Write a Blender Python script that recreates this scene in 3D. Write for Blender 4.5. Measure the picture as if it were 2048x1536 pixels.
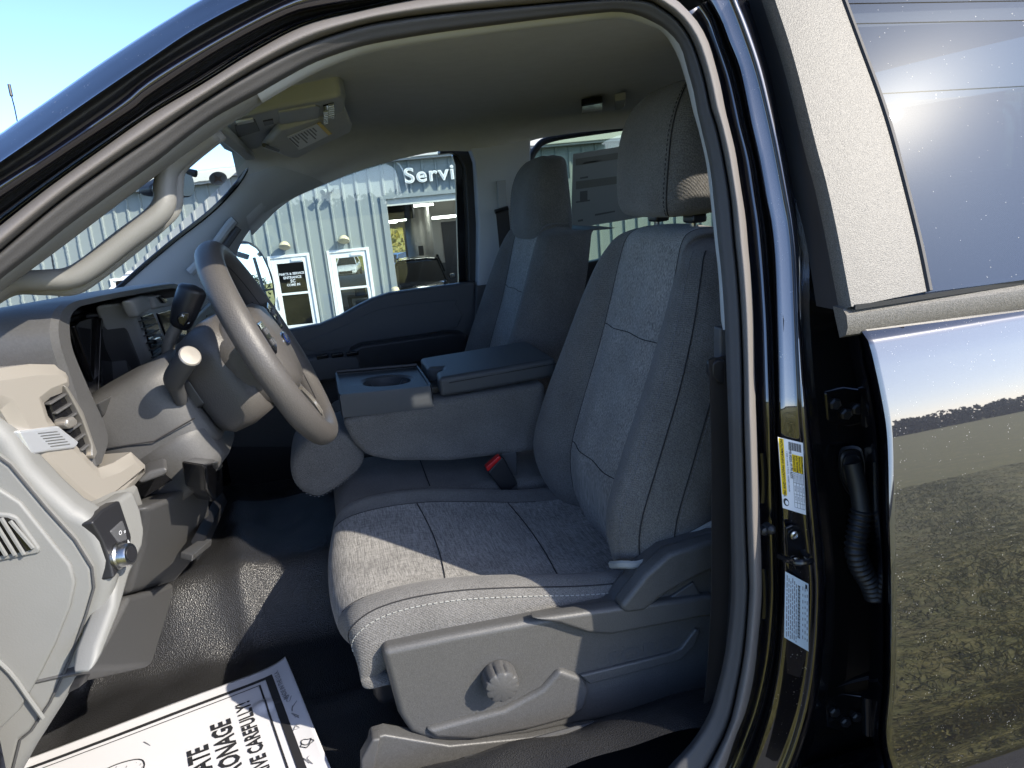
import bpy, bmesh, math, random
from mathutils import Vector as V, Matrix
from math import radians as R, sin, cos, pi, sqrt
rnd = random.Random(7)
sc = bpy.context.scene
for o in list(bpy.data.objects): bpy.data.objects.remove(o)

# ------------------------------------------------------------------ camera
F_PX = 1440.0                       # focal length in photo pixels (2048 wide)
CAM = V((0, -1.70, 1.74)); YAW, PITCH, ROLL = R(14), R(15), R(5.3)
_f = V((sin(YAW)*cos(PITCH), cos(YAW)*cos(PITCH), -sin(PITCH)))
_r = V((cos(YAW), -sin(YAW), 0)); _u = _r.cross(_f)
CR = _r*cos(ROLL) - _u*sin(ROLL); CU = _r*sin(ROLL) + _u*cos(ROLL); CF = _f
cd = bpy.data.cameras.new('camera'); cam = bpy.data.objects.new('camera', cd)
sc.collection.objects.link(cam); sc.camera = cam
cam.matrix_world = Matrix(((CR.x, CU.x, -CF.x, CAM.x), (CR.y, CU.y, -CF.y, CAM.y), (CR.z, CU.z, -CF.z, CAM.z), (0, 0, 0, 1)))
cd.sensor_width = 36; cd.lens = F_PX/2048*36; cd.clip_start = 0.02; cd.clip_end = 3000

# ------------------------------------------------------------------ sky, sun, exposure
SUN = V((0.579, -0.579, 0.574)).normalized()       # towards the sun
w = bpy.data.worlds.new('World'); sc.world = w; w.use_nodes = True
nt = w.node_tree; bg = nt.nodes['Background']
sky = nt.nodes.new('ShaderNodeTexSky'); sky.sky_type = 'NISHITA'; sky.sun_disc = False
sky.sun_elevation = math.asin(SUN.z); sky.sun_rotation = math.atan2(SUN.x, SUN.y)
sky.air_density = 0.5; sky.dust_density = 0.7; sky.ozone_density = 4.0
nt.links.new(sky.outputs[0], bg.inputs[0]); bg.inputs[1].default_value = 0.15
sd = bpy.data.lights.new('sun', 'SUN'); sd.energy = 2.65; sd.angle = R(0.53); sd.color = (1, 0.92, 0.79)
sun = bpy.data.objects.new('sun', sd); sc.collection.objects.link(sun)
sun.rotation_euler = (-SUN).to_track_quat('-Z', 'Y').to_euler()
sc.view_settings.view_transform = 'Standard'; sc.view_settings.look = 'None'
sc.view_settings.exposure = 1.62; sc.view_settings.gamma = 1.0
sc.cycles.max_bounces = 10; sc.cycles.diffuse_bounces = 5; sc.cycles.glossy_bounces = 5
sc.cycles.transparent_max_bounces = 16; sc.cycles.caustics_reflective = False; sc.cycles.caustics_refractive = True
sc.cycles.sample_clamp_indirect = 4.0

# ------------------------------------------------------------------ measuring: where a sight line meets a real plane
def ray(px, py): return CF + CR*((px-1024)/F_PX) + CU*((768-py)/F_PX)
def U(px, py, y=None, x=None, z=None):
    d = ray(px, py)
    t = (y-CAM.y)/d.y if y is not None else (x-CAM.x)/d.x if x is not None else (z-CAM.z)/d.z
    return CAM + d*t
def UP(px, py, p0, n):
    d = ray(px, py); p0 = V(p0); n = V(n)
    return CAM + d*((p0-CAM).dot(n)/d.dot(n))
def US(px, py, y0, k=0.2, zb=1.42):          # body side with tumblehome above zb
    p = U(px, py, y=y0)
    if p.z <= zb: return p
    return UP(px, py, (0, y0, zb), (0, 1, -k))

# ------------------------------------------------------------------ mesh helpers
COL = sc.collection
def obj(name, verts, faces, mat, parent=None, smooth=True, ang=35, bevel=0, seg=2, sub=0, solid=0, soff=0):
    me = bpy.data.meshes.new(name); me.from_pydata([tuple(v) for v in verts], [], faces)
    bm = bmesh.new(); bm.from_mesh(me); bmesh.ops.remove_doubles(bm, verts=bm.verts, dist=1e-6)
    bmesh.ops.recalc_face_normals(bm, faces=bm.faces); bm.to_mesh(me); bm.free()
    return fin(name, me, mat, parent, smooth, ang, bevel, seg, sub, solid, soff)
def fin(name, me, mat, parent=None, smooth=True, ang=35, bevel=0, seg=2, sub=0, solid=0, soff=0):
    me.name = name
    o = bpy.data.objects.new(name, me); COL.objects.link(o)
    for m in (mat if isinstance(mat, (list, tuple)) else [mat]): me.materials.append(M[m] if isinstance(m, str) else m)
    if smooth:
        me.shade_smooth()
        if ang and not bevel: me.set_sharp_from_angle(angle=R(ang))
    if solid:
        s = o.modifiers.new('solid', 'SOLIDIFY'); s.thickness = solid; s.offset = soff
    if bevel:
        b = o.modifiers.new('bevel', 'BEVEL'); b.width = bevel; b.segments = seg; b.limit_method = 'ANGLE'; b.angle_limit = R(30)
        wn = o.modifiers.new('wn', 'WEIGHTED_NORMAL'); wn.keep_sharp = False
    if sub:
        s = o.modifiers.new('sub', 'SUBSURF'); s.levels = sub; s.render_levels = sub
    if parent: o.parent = parent
    return o
def empty(name, loc=(0, 0, 0), parent=None):
    o = bpy.data.objects.new(name, None); COL.objects.link(o); o.location = loc; o.empty_display_size = 0.1
    if parent: o.parent = parent
    return o
def tag(o, label=None, cat=None, group=None, kind=None):
    for k, v in (('label', label), ('category', cat), ('group', group), ('kind', kind)):
        if v: o[k] = v
    return o
class B:                                   # collects shapes for one mesh
    def __init__(s): s.v = []; s.f = []
    def add(s, vs, fs):
        n = len(s.v); s.v += [V(v) for v in vs]; s.f += [tuple(i+n for i in f) for f in fs]; return s
    def box(s, c, size, rot=None):
        c = V(c); hx, hy, hz = [q/2 for q in size]
        vs = [V((x, y, z)) for x in (-hx, hx) for y in (-hy, hy) for z in (-hz, hz)]
        if rot is not None: vs = [rot @ v for v in vs]
        return s.add([c+v for v in vs], [(0, 1, 3, 2), (4, 6, 7, 5), (0, 4, 5, 1), (2, 3, 7, 6), (0, 2, 6, 4), (1, 5, 7, 3)])
    def prism(s, pts, vec):
        n = len(pts); vec = V(vec); pts = [V(p) for p in pts]
        return s.add(pts+[p+vec for p in pts], [tuple(range(n)), tuple(range(2*n-1, n-1, -1))] + [(i, (i+1) % n, n+(i+1) % n, n+i) for i in range(n)])
    def loft(s, rings, closed=True, caps=True):
        n = len(rings[0]); vs = [p for r in rings for p in r]; fs = []
        for k in range(len(rings)-1):
            for i in range(n if closed else n-1):
                j = (i+1) % n; fs.append((k*n+i, k*n+j, (k+1)*n+j, (k+1)*n+i))
        if caps and closed: fs += [tuple(range(n-1, -1, -1)), tuple(range((len(rings)-1)*n, len(rings)*n))]
        return s.add(vs, fs)
    def tube(s, path, r, n=10, caps=True, flat=1.0, up=None):
        path = [V(p) for p in path]; rings = []; m = len(path); N = None
        for i, p in enumerate(path):
            t = (path[min(i+1, m-1)]-path[max(i-1, 0)]).normalized()
            if N is None:
                a = V(up) if up else (V((0, 0, 1)) if abs(t.z) < .9 else V((1, 0, 0)))
                N = (a-t*a.dot(t)).normalized()
            else: N = (N-t*N.dot(t)).normalized()
            Bn = t.cross(N); rr = r[i] if isinstance(r, (list, tuple)) else r
            rings.append([p+N*(rr*flat*cos(2*pi*k/n))+Bn*(rr*sin(2*pi*k/n)) for k in range(n)])
        return s.loft(rings, True, caps)
    def cyl(s, a, b, r, n=20, r2=None): return s.tube([a, b], [r, r if r2 is None else r2], n)
    def lathe(s, c, axis, prof, n=24):           # prof: (radius, height)
        c = V(c); ax = V(axis).normalized(); a = ax.orthogonal().normalized(); b = ax.cross(a)
        return s.loft([[c+ax*h+(a*cos(2*pi*k/n)+b*sin(2*pi*k/n))*r for k in range(n)] for r, h in prof])
    def obj(s, name, mat, parent=None, **k): return obj(name, s.v, s.f, mat, parent, **k)
def cr(pts, n, closed=False):                # Catmull-Rom through points, n samples per span
    pts = [V(p) for p in pts]; m = len(pts); out = []
    for i in range(m if closed else m-1):
        p0 = pts[(i-1) % m] if closed or i else pts[0]*2-pts[1]
        p1 = pts[i]; p2 = pts[(i+1) % m]
        p3 = pts[(i+2) % m] if closed or i < m-2 else pts[-1]*2-pts[-2]
        for k in range(n):
            t = k/n; t2 = t*t; t3 = t2*t
            out.append(.5*((2*p1)+(p2-p0)*t+(2*p0-5*p1+4*p2-p3)*t2+(3*p1-p0-3*p2+p3)*t3))
    if not closed: out.append(pts[-1].copy())
    return out
def resample(pts, n):
    pts = [V(p) for p in pts]; L = [0]
    for a, b in zip(pts, pts[1:]): L.append(L[-1]+(b-a).length)
    out = []; j = 0
    for k in range(n):
        d = L[-1]*k/(n-1)
        while j < len(L)-2 and L[j+1] < d: j += 1
        q = (d-L[j])/max(1e-9, L[j+1]-L[j]); out.append(pts[j].lerp(pts[j+1], min(1, max(0, q))))
    return out
def gridpts(rows, nu, nv):                   # smooth control grid
    a = [cr(r, nu) for r in rows]; cols = [cr([r[i] for r in a], nv) for i in range(len(a[0]))]
    return [[c[j] for c in cols] for j in range(len(cols[0]))]
def grid(name, rows, mat, parent, nu=4, nv=4, **k):
    g = gridpts(rows, nu, nv) if nu else [[V(p) for p in r] for r in rows]
    b = B().loft(g, closed=False, caps=False); return b.obj(name, mat, parent, **k)
def inset(pts, n, dist):                     # shrink a flat outline inside its plane
    n = V(n).normalized(); m = len(pts); A = V()
    for i in range(m): A += pts[i].cross(pts[(i+1) % m])
    sg = 1 if A.dot(n) > 0 else -1; out = []
    for i in range(m):
        a = (pts[i]-pts[i-1]).normalized(); b = (pts[(i+1) % m]-pts[i]).normalized()
        na = n.cross(a)*sg; nb = n.cross(b)*sg; k = (na+nb).normalized(); out.append(pts[i]+k*(dist/max(.45, k.dot(na))))
    return out
def panel(name, px, mat, parent, y=None, x=None, z=None, vec=(0, .01, 0), side=None, pl=None, smooth=0, bevel=0, **k):
    if side is not None: p = [US(a, b, side) for a, b in px]
    elif pl: p = [UP(a, b, *pl) for a, b in px]
    else: p = [U(a, b, y=y, x=x, z=z) for a, b in px]
    if smooth: p = cr(p, smooth, True)
    return B().prism(p, vec).obj(name, mat, parent, bevel=bevel, **k)
def text(name, body, mat, parent, loc, ex, ey, size, align='CENTER', depth=0.0006, bold=0.0, shear=0, sx=1.0):
    cu = bpy.data.curves.new(name, 'FONT'); cu.body = body; cu.size = 1; cu.align_x = align; cu.align_y = 'CENTER'
    cu.extrude = 0; cu.offset = bold; cu.shear = shear; cu.resolution_u = 2
    t = bpy.data.objects.new('tmp', cu); COL.objects.link(t)
    me = bpy.data.meshes.new_from_object(t.evaluated_get(bpy.context.evaluated_depsgraph_get()))
    bpy.data.objects.remove(t)
    ex = V(ex).normalized(); ey = V(ey).normalized(); n = ex.cross(ey); loc = V(loc)
    for v in me.vertices: v.co = loc+ex*(v.co.x*size*sx)+ey*(v.co.y*size)+n*depth
    o = fin(name, me, mat, parent, smooth=False); return o

# ------------------------------------------------------------------ materials
M = {}
def mat(name, col, rough=.5, metal=0, spec=.5, coat=0, crough=.03, bump=None, var=None, alpha=None, sheen=0, aniso=None, emit=None):
    m = bpy.data.materials.new(name); m.use_nodes = True; N = m.node_tree.nodes; L = m.node_tree.links
    b = N['Principled BSDF']; b.inputs['Base Color'].default_value = (*col, 1); b.inputs['Roughness'].default_value = rough
    b.inputs['Metallic'].default_value = metal; b.inputs['Specular IOR Level'].default_value = spec
    b.inputs['Coat Weight'].default_value = coat; b.inputs['Coat Roughness'].default_value = crough
    b.inputs['Sheen Weight'].default_value = sheen
    if emit: b.inputs['Emission Color'].default_value = (*emit[0], 1); b.inputs['Emission Strength'].default_value = emit[1]
    tc = N.new('ShaderNodeTexCoord')
    def vec(stretch):
        mp = N.new('ShaderNodeMapping'); mp.inputs['Scale'].default_value = stretch; L.new(tc.outputs['Object'], mp.inputs[0]); return mp.outputs[0]
    if bump:                                   # (kind, scale, strength, distance, stretch)
        kind, s, st, dist, stretch = bump
        if kind == 'voronoi':
            t = N.new('ShaderNodeTexVoronoi'); t.inputs['Scale'].default_value = s; L.new(vec(stretch), t.inputs['Vector']); out = t.outputs['Distance']
        else:
            t = N.new('ShaderNodeTexNoise'); t.inputs['Scale'].default_value = s; t.inputs['Detail'].default_value = 3; L.new(vec(stretch), t.inputs['Vector']); out = t.outputs['Fac']
        bp = N.new('ShaderNodeBump'); bp.inputs['Strength'].default_value = st; bp.inputs['Distance'].default_value = dist
        L.new(out, bp.inputs['Height']); L.new(bp.outputs[0], b.inputs['Normal'])
    if var:                                    # (scale, amount, stretch, contrast)
        s, am, stretch, ct = var
        t = N.new('ShaderNodeTexNoise'); t.inputs['Scale'].default_value = s; t.inputs['Detail'].default_value = 4; L.new(vec(stretch), t.inputs['Vector'])
        mr = N.new('ShaderNodeMapRange'); mr.inputs[1].default_value = .5-ct; mr.inputs[2].default_value = .5+ct
        mr.inputs[3].default_value = 1-am; mr.inputs[4].default_value = 1+am; L.new(t.outputs['Fac'], mr.inputs[0])
        mx = N.new('ShaderNodeMix'); mx.data_type = 'RGBA'; mx.blend_type = 'MULTIPLY'; mx.inputs['Factor'].default_value = 1
        mx.inputs[6].default_value = (*col, 1); L.new(mr.outputs[0], mx.inputs[7]); L.new(mx.outputs[2], b.inputs['Base Color'])
    M[name] = m; return m
S1 = (1, 1, 1)
def fabric(name, col, thread, streak, weave, amt, wscale=900, tw=0.0):
    """woven cloth: two crossed thread waves give relief, streaky noise gives the heather"""
    m = bpy.data.materials.new(name); m.use_nodes = True; N = m.node_tree.nodes; L = m.node_tree.links; b = N['Principled BSDF']
    b.inputs['Roughness'].default_value = .92; b.inputs['Specular IOR Level'].default_value = .2; b.inputs['Sheen Weight'].default_value = .15
    tc = N.new('ShaderNodeTexCoord'); src = tc.outputs['Object']
    def noise(sc_, st, det=3):
        mp = N.new('ShaderNodeMapping'); mp.inputs['Scale'].default_value = st; L.new(src, mp.inputs[0])
        t = N.new('ShaderNodeTexNoise'); t.inputs['Scale'].default_value = sc_; t.inputs['Detail'].default_value = det; L.new(mp.outputs[0], t.inputs['Vector']); return t.outputs['Fac']
    a = noise(streak, weave); c = noise(streak*1.3, (weave[1], weave[0], weave[2])); d = noise(14, S1)
    ad = N.new('ShaderNodeMath'); ad.operation = 'ADD'; L.new(a, ad.inputs[0]); L.new(c, ad.inputs[1])
    mr = N.new('ShaderNodeMapRange'); mr.inputs[1].default_value = .8; mr.inputs[2].default_value = 1.2; L.new(ad.outputs[0], mr.inputs[0])
    mx = N.new('ShaderNodeMix'); mx.data_type = 'RGBA'; mx.inputs[6].default_value = (*col, 1); mx.inputs[7].default_value = (*thread, 1); L.new(mr.outputs[0], mx.inputs['Factor'])
    m2 = N.new('ShaderNodeMix'); m2.data_type = 'RGBA'; m2.blend_type = 'MULTIPLY'; m2.inputs['Factor'].default_value = .5; L.new(mx.outputs[2], m2.inputs[6])
    r2 = N.new('ShaderNodeMapRange'); r2.inputs[1].default_value = .3; r2.inputs[2].default_value = .7; r2.inputs[3].default_value = .75; r2.inputs[4].default_value = 1.2; L.new(d, r2.inputs[0]); L.new(r2.outputs[0], m2.inputs[7])
    L.new(m2.outputs[2], b.inputs['Base Color'])
    bp = N.new('ShaderNodeBump'); bp.inputs['Strength'].default_value = amt; bp.inputs['Distance'].default_value = .0008; L.new(ad.outputs[0], bp.inputs['Height'])
    if tw:
        wv = N.new('ShaderNodeTexWave'); wv.bands_direction = 'DIAGONAL'; wv.inputs['Scale'].default_value = wscale; wv.inputs['Distortion'].default_value = .6; L.new(src, wv.inputs['Vector'])
        b2 = N.new('ShaderNodeBump'); b2.inputs['Strength'].default_value = tw; b2.inputs['Distance'].default_value = .0006; L.new(wv.outputs['Fac'], b2.inputs['Height']); L.new(bp.outputs[0], b2.inputs['Normal']); bp = b2
    L.new(bp.outputs[0], b.inputs['Normal']); M[name] = m
fabric('cloth_heather', (.122, .118, .112), (.36, .348, .328), 640, (1, 1, .045), .9)
fabric('cloth_heather_flat', (.122, .118, .112), (.36, .348, .328), 640, (1, .045, 1), .9)
fabric('cloth_twill', (.094, .091, .087), (.178, .172, .163), 600, (1, 1, .6), .8, 120, .5)
mat('cloth_light', (.30, .30, .28), .9, bump=('noise', 900, .3, .0005, S1))
mat('seam', (.018, .018, .02), .9)
mat('stitch', (.16, .16, .165), .8)
mat('vinyl_arm', (.045, .05, .056), .55, bump=('voronoi', 700, .25, .0004, S1))
mat('plastic_dark', (.07, .071, .074), .5, bump=('noise', 900, .25, .0004, S1))
mat('plastic_black', (.016, .016, .018), .42, bump=('noise', 900, .15, .0004, S1))
mat('plastic_mid', (.070, .069, .068), .52, bump=('noise', 480, .4, .0006, S1), var=(300, .10, S1, .25))
mat('plastic_seat', (.075, .074, .072), .44, bump=('noise', 520, .55, .0007, S1), var=(420, .16, S1, .2))
mat('seam_line', (.06, .06, .06), .8)
mat('plastic_light', (.19, .19, .18), .55, bump=('noise', 420, .3, .0006, S1), var=(12, .05, S1, .3))
mat('plastic_tan', (.36, .33, .285), .34, metal=.35, bump=('noise', 1500, .12, .0003, S1))
mat('wheel_skin', (.074, .069, .065), .47, bump=('voronoi', 420, .35, .0006, S1), var=(260, .06, S1, .25))
mat('headliner', (.58, .60, .62), .95, bump=('noise', 1200, .3, .0005, S1), var=(30, .05, S1, .3))
mat('trim_lit', (.46, .48, .49), .6)  # cabin trim made paler, window light on it put into the colour
mat('trim_grey', (.34, .345, .34), .7, bump=('noise', 900, .2, .0004, S1))
mat('flock_shaded', (.062, .060, .060), .7, bump=('noise', 520, .4, .0007, S1))  # same flock as the bulb, darkened so the flange carries its shade
mat('flock', (.15, .137, .127), .72, bump=('noise', 520, .5, .0007, S1))
mat('rubber', (.018, .018, .019), .45)
mat('rubber_soft', (.026, .026, .028), .6)
mat('chrome', (.80, .81, .82), .16, metal=1)
mat('steel', (.45, .45, .44), .28, metal=1)
mat('satin', (.30, .28, .25), .38, metal=.6)
mat('clip_metal', (.78, .80, .82), .3, metal=.7)
mat('screen', (.006, .006, .007), .08, spec=.6)
mat('gloss_black', (.008, .008, .009), .12)
mat('floor_vinyl', (.022, .022, .023), .30, spec=.5, bump=('voronoi', 430, .8, .0012, S1), var=(6, .2, S1, .3))
mat('carpet', (.02, .021, .024), .95, bump=('noise', 600, .6, .001, S1))
mat('belt', (.03, .026, .024), .75, bump=('noise', 500, .3, .0004, (1, 6, .2)))
mat('red', (.55, .01, .012), .35)
mat('yellow', (.85, .58, .01), .5)
mat('white_label', (.78, .79, .80), .5)
mat('ink', (.02, .02, .022), .6)
mat('ink_grey', (.20, .20, .21), .6)
mat('ink_red', (.5, .03, .03), .6)
mat('paper', (.62, .62, .64), .75, var=(3, .03, S1, .3))
mat('emblem_blue', (.01, .03, .16), .15, coat=1)
mat('siding', (.255, .285, .28), .5, var=(2.2, .03, (1, 1, .3), .3))
mat('siding_trim', (.24, .27, .27), .5)  # slightly darker grey for bay trims and flood lamp
mat('white_frame', (.80, .81, .78), .45)
mat('fascia', (.60, .60, .54), .5)
mat('eave_soffit', (.45, .45, .43), .6)
mat('concrete', (.34, .33, .31), .85, var=(3, .12, S1, .3))
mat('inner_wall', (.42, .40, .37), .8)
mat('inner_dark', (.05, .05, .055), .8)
mat('lamp_lit', (1, 1, 1), .5, emit=((1, .97, .9), 6))
mat('car_white', (.78, .78, .76), .3, coat=1)
mat('car_blue', (.04, .12, .26), .3, coat=1)
mat('car_black', (.01, .01, .011), .25, coat=1)
mat('car_glass', (.01, .012, .014), .05, spec=.8)
mat('tyre', (.02, .02, .02), .8)
mat('bark', (.10, .075, .055), .9, bump=('noise', 20, .6, .02, (1, 1, .3)))
mat('leaf_autumn', (.20, .17, .028), .6, var=(.7, .5, S1, .2))
mat('leaf_green', (.055, .075, .022), .6, var=(.6, .4, S1, .2))
mat('leaf_dark', (.028, .035, .018), .65, var=(.5, .4, S1, .2))
mat('asphalt', (.075, .073, .07), .9, bump=('noise', 90, .5, .004, S1), var=(25, .2, S1, .25))
mat('pole', (.12, .12, .12), .5)
mat('bronze', (.10, .095, .09), .5)
mat('lamp_cream', (.62, .54, .36), .45)
mat('wire', (.03, .03, .03), .6)
mat('wood', (.45, .30, .14), .6)
mat('letter_face', (.52, .55, .56), .5)
# applique: coarse textured moulding, matt but with sparkling grain
mat('textured_trim', (.105, .099, .086), .47, spec=.5, bump=('noise', 700, .7, .0007, S1), var=(800, .4, S1, .12))

def paint(name, dust):
    m = bpy.data.materials.new(name); m.use_nodes = True; N = m.node_tree.nodes; L = m.node_tree.links; b = N['Principled BSDF']
    b.inputs['Metallic'].default_value = .4; b.inputs['Roughness'].default_value = .38; b.inputs['Coat Weight'].default_value = 1; b.inputs['Coat Roughness'].default_value = .012
    b.inputs['Specular IOR Level'].default_value = .5; b.inputs['Coat IOR'].default_value = 2.05
    tc = N.new('ShaderNodeTexCoord')
    t = N.new('ShaderNodeTexVoronoi'); t.inputs['Scale'].default_value = 1500; L.new(tc.outputs['Object'], t.inputs['Vector'])
    cr_ = N.new('ShaderNodeValToRGB'); cr_.color_ramp.elements[0].color = (.007, .0075, .022, 1); cr_.color_ramp.elements[1].color = (.0015, .0015, .004, 1); cr_.color_ramp.elements[1].position = .5
    L.new(t.outputs['Distance'], cr_.inputs[0])
    # dust: sparse pale specks of uneven size
    v = N.new('ShaderNodeTexVoronoi'); v.inputs['Scale'].default_value = 260; v.inputs['Randomness'].default_value = 1; L.new(tc.outputs['Object'], v.inputs['Vector'])
    n = N.new('ShaderNodeTexNoise'); n.inputs['Scale'].default_value = 60; L.new(tc.outputs['Object'], n.inputs['Vector'])
    sp = N.new('ShaderNodeMapRange'); sp.inputs[1].default_value = .47; sp.inputs[2].default_value = .85; sp.inputs[3].default_value = 0; sp.inputs[4].default_value = .34; L.new(n.outputs['Fac'], sp.inputs[0])
    lt = N.new('ShaderNodeMath'); lt.operation = 'LESS_THAN'; L.new(v.outputs['Distance'], lt.inputs[0]); L.new(sp.outputs[0], lt.inputs[1])
    ml = N.new('ShaderNodeMath'); ml.operation = 'MULTIPLY'; ml.inputs[1].default_value = dust; L.new(lt.outputs[0], ml.inputs[0])
    mx = N.new('ShaderNodeMix'); mx.data_type = 'RGBA'; mx.inputs[7].default_value = (.55, .53, .48, 1); L.new(ml.outputs[0], mx.inputs['Factor']); L.new(cr_.outputs[0], mx.inputs[6]); L.new(mx.outputs[2], b.inputs['Base Color'])
    inv = N.new('ShaderNodeMath'); inv.operation = 'SUBTRACT'; inv.inputs[0].default_value = 1; L.new(ml.outputs[0], inv.inputs[1]); L.new(inv.outputs[0], b.inputs['Coat Weight'])
    M[name] = m
paint('paint', .0); paint('paint_dusty', .5)

def glass(name, tint, dust=0.0, refl=1.0, drough=.3, wav=0.0, ior=1.5, rtint=None):
    m = bpy.data.materials.new(name); m.use_nodes = True; N = m.node_tree.nodes; L = m.node_tree.links
    N.remove(N['Principled BSDF']); out = N['Material Output']
    tr = N.new('ShaderNodeBsdfTransparent'); tr.inputs[0].default_value = (*tint, 1)
    gl = N.new('ShaderNodeBsdfGlossy'); gl.inputs['Roughness'].default_value = .004; gl.inputs[0].default_value = (*(rtint or (refl, refl, refl)), 1)
    fr = N.new('ShaderNodeFresnel'); fr.inputs[0].default_value = ior
    mx = N.new('ShaderNodeMixShader'); L.new(fr.outputs[0], mx.inputs[0]); L.new(tr.outputs[0], mx.inputs[1]); L.new(gl.outputs[0], mx.inputs[2]); last = mx
    tc = N.new('ShaderNodeTexCoord')
    if wav:
        n = N.new('ShaderNodeTexNoise'); n.inputs['Scale'].default_value = 14; L.new(tc.outputs['Object'], n.inputs['Vector'])
        bp = N.new('ShaderNodeBump'); bp.inputs['Strength'].default_value = wav; bp.inputs['Distance'].default_value = .002; L.new(n.outputs['Fac'], bp.inputs['Height']); L.new(bp.outputs[0], gl.inputs['Normal'])
    if dust:
        df = N.new('ShaderNodeBsdfDiffuse'); df.inputs[0].default_value = (.6, .58, .53, 1)
        g2 = N.new('ShaderNodeBsdfGlossy'); g2.inputs['Roughness'].default_value = drough; g2.inputs[0].default_value = (.9, .88, .8, 1)
        v = N.new('ShaderNodeTexVoronoi'); v.inputs['Scale'].default_value = 140; L.new(tc.outputs['Object'], v.inputs['Vector'])
        n = N.new('ShaderNodeTexNoise'); n.inputs['Scale'].default_value = 50; L.new(tc.outputs['Object'], n.inputs['Vector'])
        sp = N.new('ShaderNodeMapRange'); sp.inputs[1].default_value = .48; sp.inputs[2].default_value = .85; sp.inputs[4].default_value = .26; L.new(n.outputs['Fac'], sp.inputs[0])
        lt = N.new('ShaderNodeMath'); lt.operation = 'LESS_THAN'; L.new(v.outputs['Distance'], lt.inputs[0]); L.new(sp.outputs[0], lt.inputs[1])
        k1 = N.new('ShaderNodeMath'); k1.operation = 'MULTIPLY_ADD'; k1.inputs[1].default_value = .35; k1.inputs[2].default_value = dust*.35; L.new(lt.outputs[0], k1.inputs[0])
        a = N.new('ShaderNodeMixShader'); L.new(k1.outputs[0], a.inputs[0]); L.new(last.outputs[0], a.inputs[1]); L.new(df.outputs[0], a.inputs[2])
        c = N.new('ShaderNodeMixShader'); c.inputs[0].default_value = dust; L.new(a.outputs[0], c.inputs[1]); L.new(g2.outputs[0], c.inputs[2]); last = c
    L.new(last.outputs[0], out.inputs[0]); M[name] = m
glass('glass_clear', (.86, .93, .92)); glass('glass_tint', (.05, .055, .055), dust=.0022, drough=.22, ior=1.62, rtint=(.62, .78, 1.0))
glass('glass_far_tint', (.66, .74, .66)); glass('glass_door', (.75, .78, .76), refl=1.0)
mat('mirror', (.92, .94, .95), .0, metal=1)

# ================================================================== ground
def zg(y):
    for (a, za), (b, zb) in zip(GP, GP[1:]):
        if y <= b: return za+(zb-za)*(y-a)/(b-a)
    return GP[-1][1]
GP = [(-900, -2.0), (-140, -.5), (-30, 0), (3, 0), (13, -1.45), (32, -1.5), (58, -4.0), (70, -4.4), (85, -3.0), (120, 3.2), (160, 4.2), (900, 6)]
XS = [-900, -300, -120, -60, -40, -20, -8, 0, 8, 20, 40, 60, 120, 300, 900]
def meadow():
    m = mat('meadow', (.29, .255, .065), .9, bump=('noise', 8, .8, .05, S1), var=(1.1, .45, S1, .25)); N = m.node_tree.nodes; L = m.node_tree.links
    b = N['Principled BSDF']; base = b.inputs['Base Color'].links[0].from_socket
    tc = N.new('ShaderNodeTexCoord'); n = N.new('ShaderNodeTexNoise'); n.inputs['Scale'].default_value = 5; n.inputs['Detail'].default_value = 6; L.new(tc.outputs['Object'], n.inputs['Vector'])
    mr = N.new('ShaderNodeMapRange'); mr.inputs[1].default_value = .42; mr.inputs[2].default_value = .6; L.new(n.outputs['Fac'], mr.inputs[0])
    mx = N.new('ShaderNodeMix'); mx.data_type = 'RGBA'; mx.inputs[6].default_value = (.20, .20, .04, 1); L.new(base, mx.inputs[7]); L.new(mr.outputs[0], mx.inputs['Factor']); L.new(mx.outputs[2], b.inputs['Base Color'])
meadow()
ys = sorted(set([p[0] for p in GP]+[-300, -80, -12, -6, -2.1, 0, 8, 45, 77, 95, 105]))
g = B().loft([[V((x, y, zg(y))) for x in XS] for y in ys], closed=False, caps=False).obj('ground', 'meadow')
tag(g, kind='structure')
ys2 = [-2.1, 0, 3, 8, 13, 22, 32, 45, 58, 69]
a = B().loft([[V((x, y, zg(y)+.02)) for x in (-60, -20, 0, 20, 60)] for y in ys2], closed=False, caps=False).obj('parking_lot', 'asphalt')
tag(a, kind='structure')
gv = B()                                             # grass next to the lot
for i in range(80000):
    q = rnd.random(); y = -2.12-11*q*q-.05*rnd.random(); x = -1.5+15*rnd.random()
    h = (.012+.022*rnd.random())*(1+.5*sin(x*2.1+y*1.7)); an = rnd.random()*6.28; w_ = .0025+.004*rnd.random()
    lean = V((rnd.uniform(-.06, .06), rnd.uniform(-.06, .06), 0)); e1 = V((cos(an), sin(an), 0))*w_; p = V((x, y, zg(y)))
    for k in range(2):
        o_ = V((rnd.uniform(-.04, .04), rnd.uniform(-.04, .04), 0)); l2 = lean*(1.3 if k else -1)
        gv.add([p+o_-e1, p+o_+e1, p+o_+l2*.4+e1*.7+V((0, 0, h*.6)), p+o_+l2+V((0, 0, h))], [(0, 1, 2), (0, 2, 3)])
mat('grass_blade', (.32, .285, .075), .7, var=(2.5, .5, S1, .2))
go = gv.obj('grass', 'grass_blade', smooth=False); tag(go, 'rough dry green grass beside the parking lot', 'grass', kind='stuff')
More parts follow.
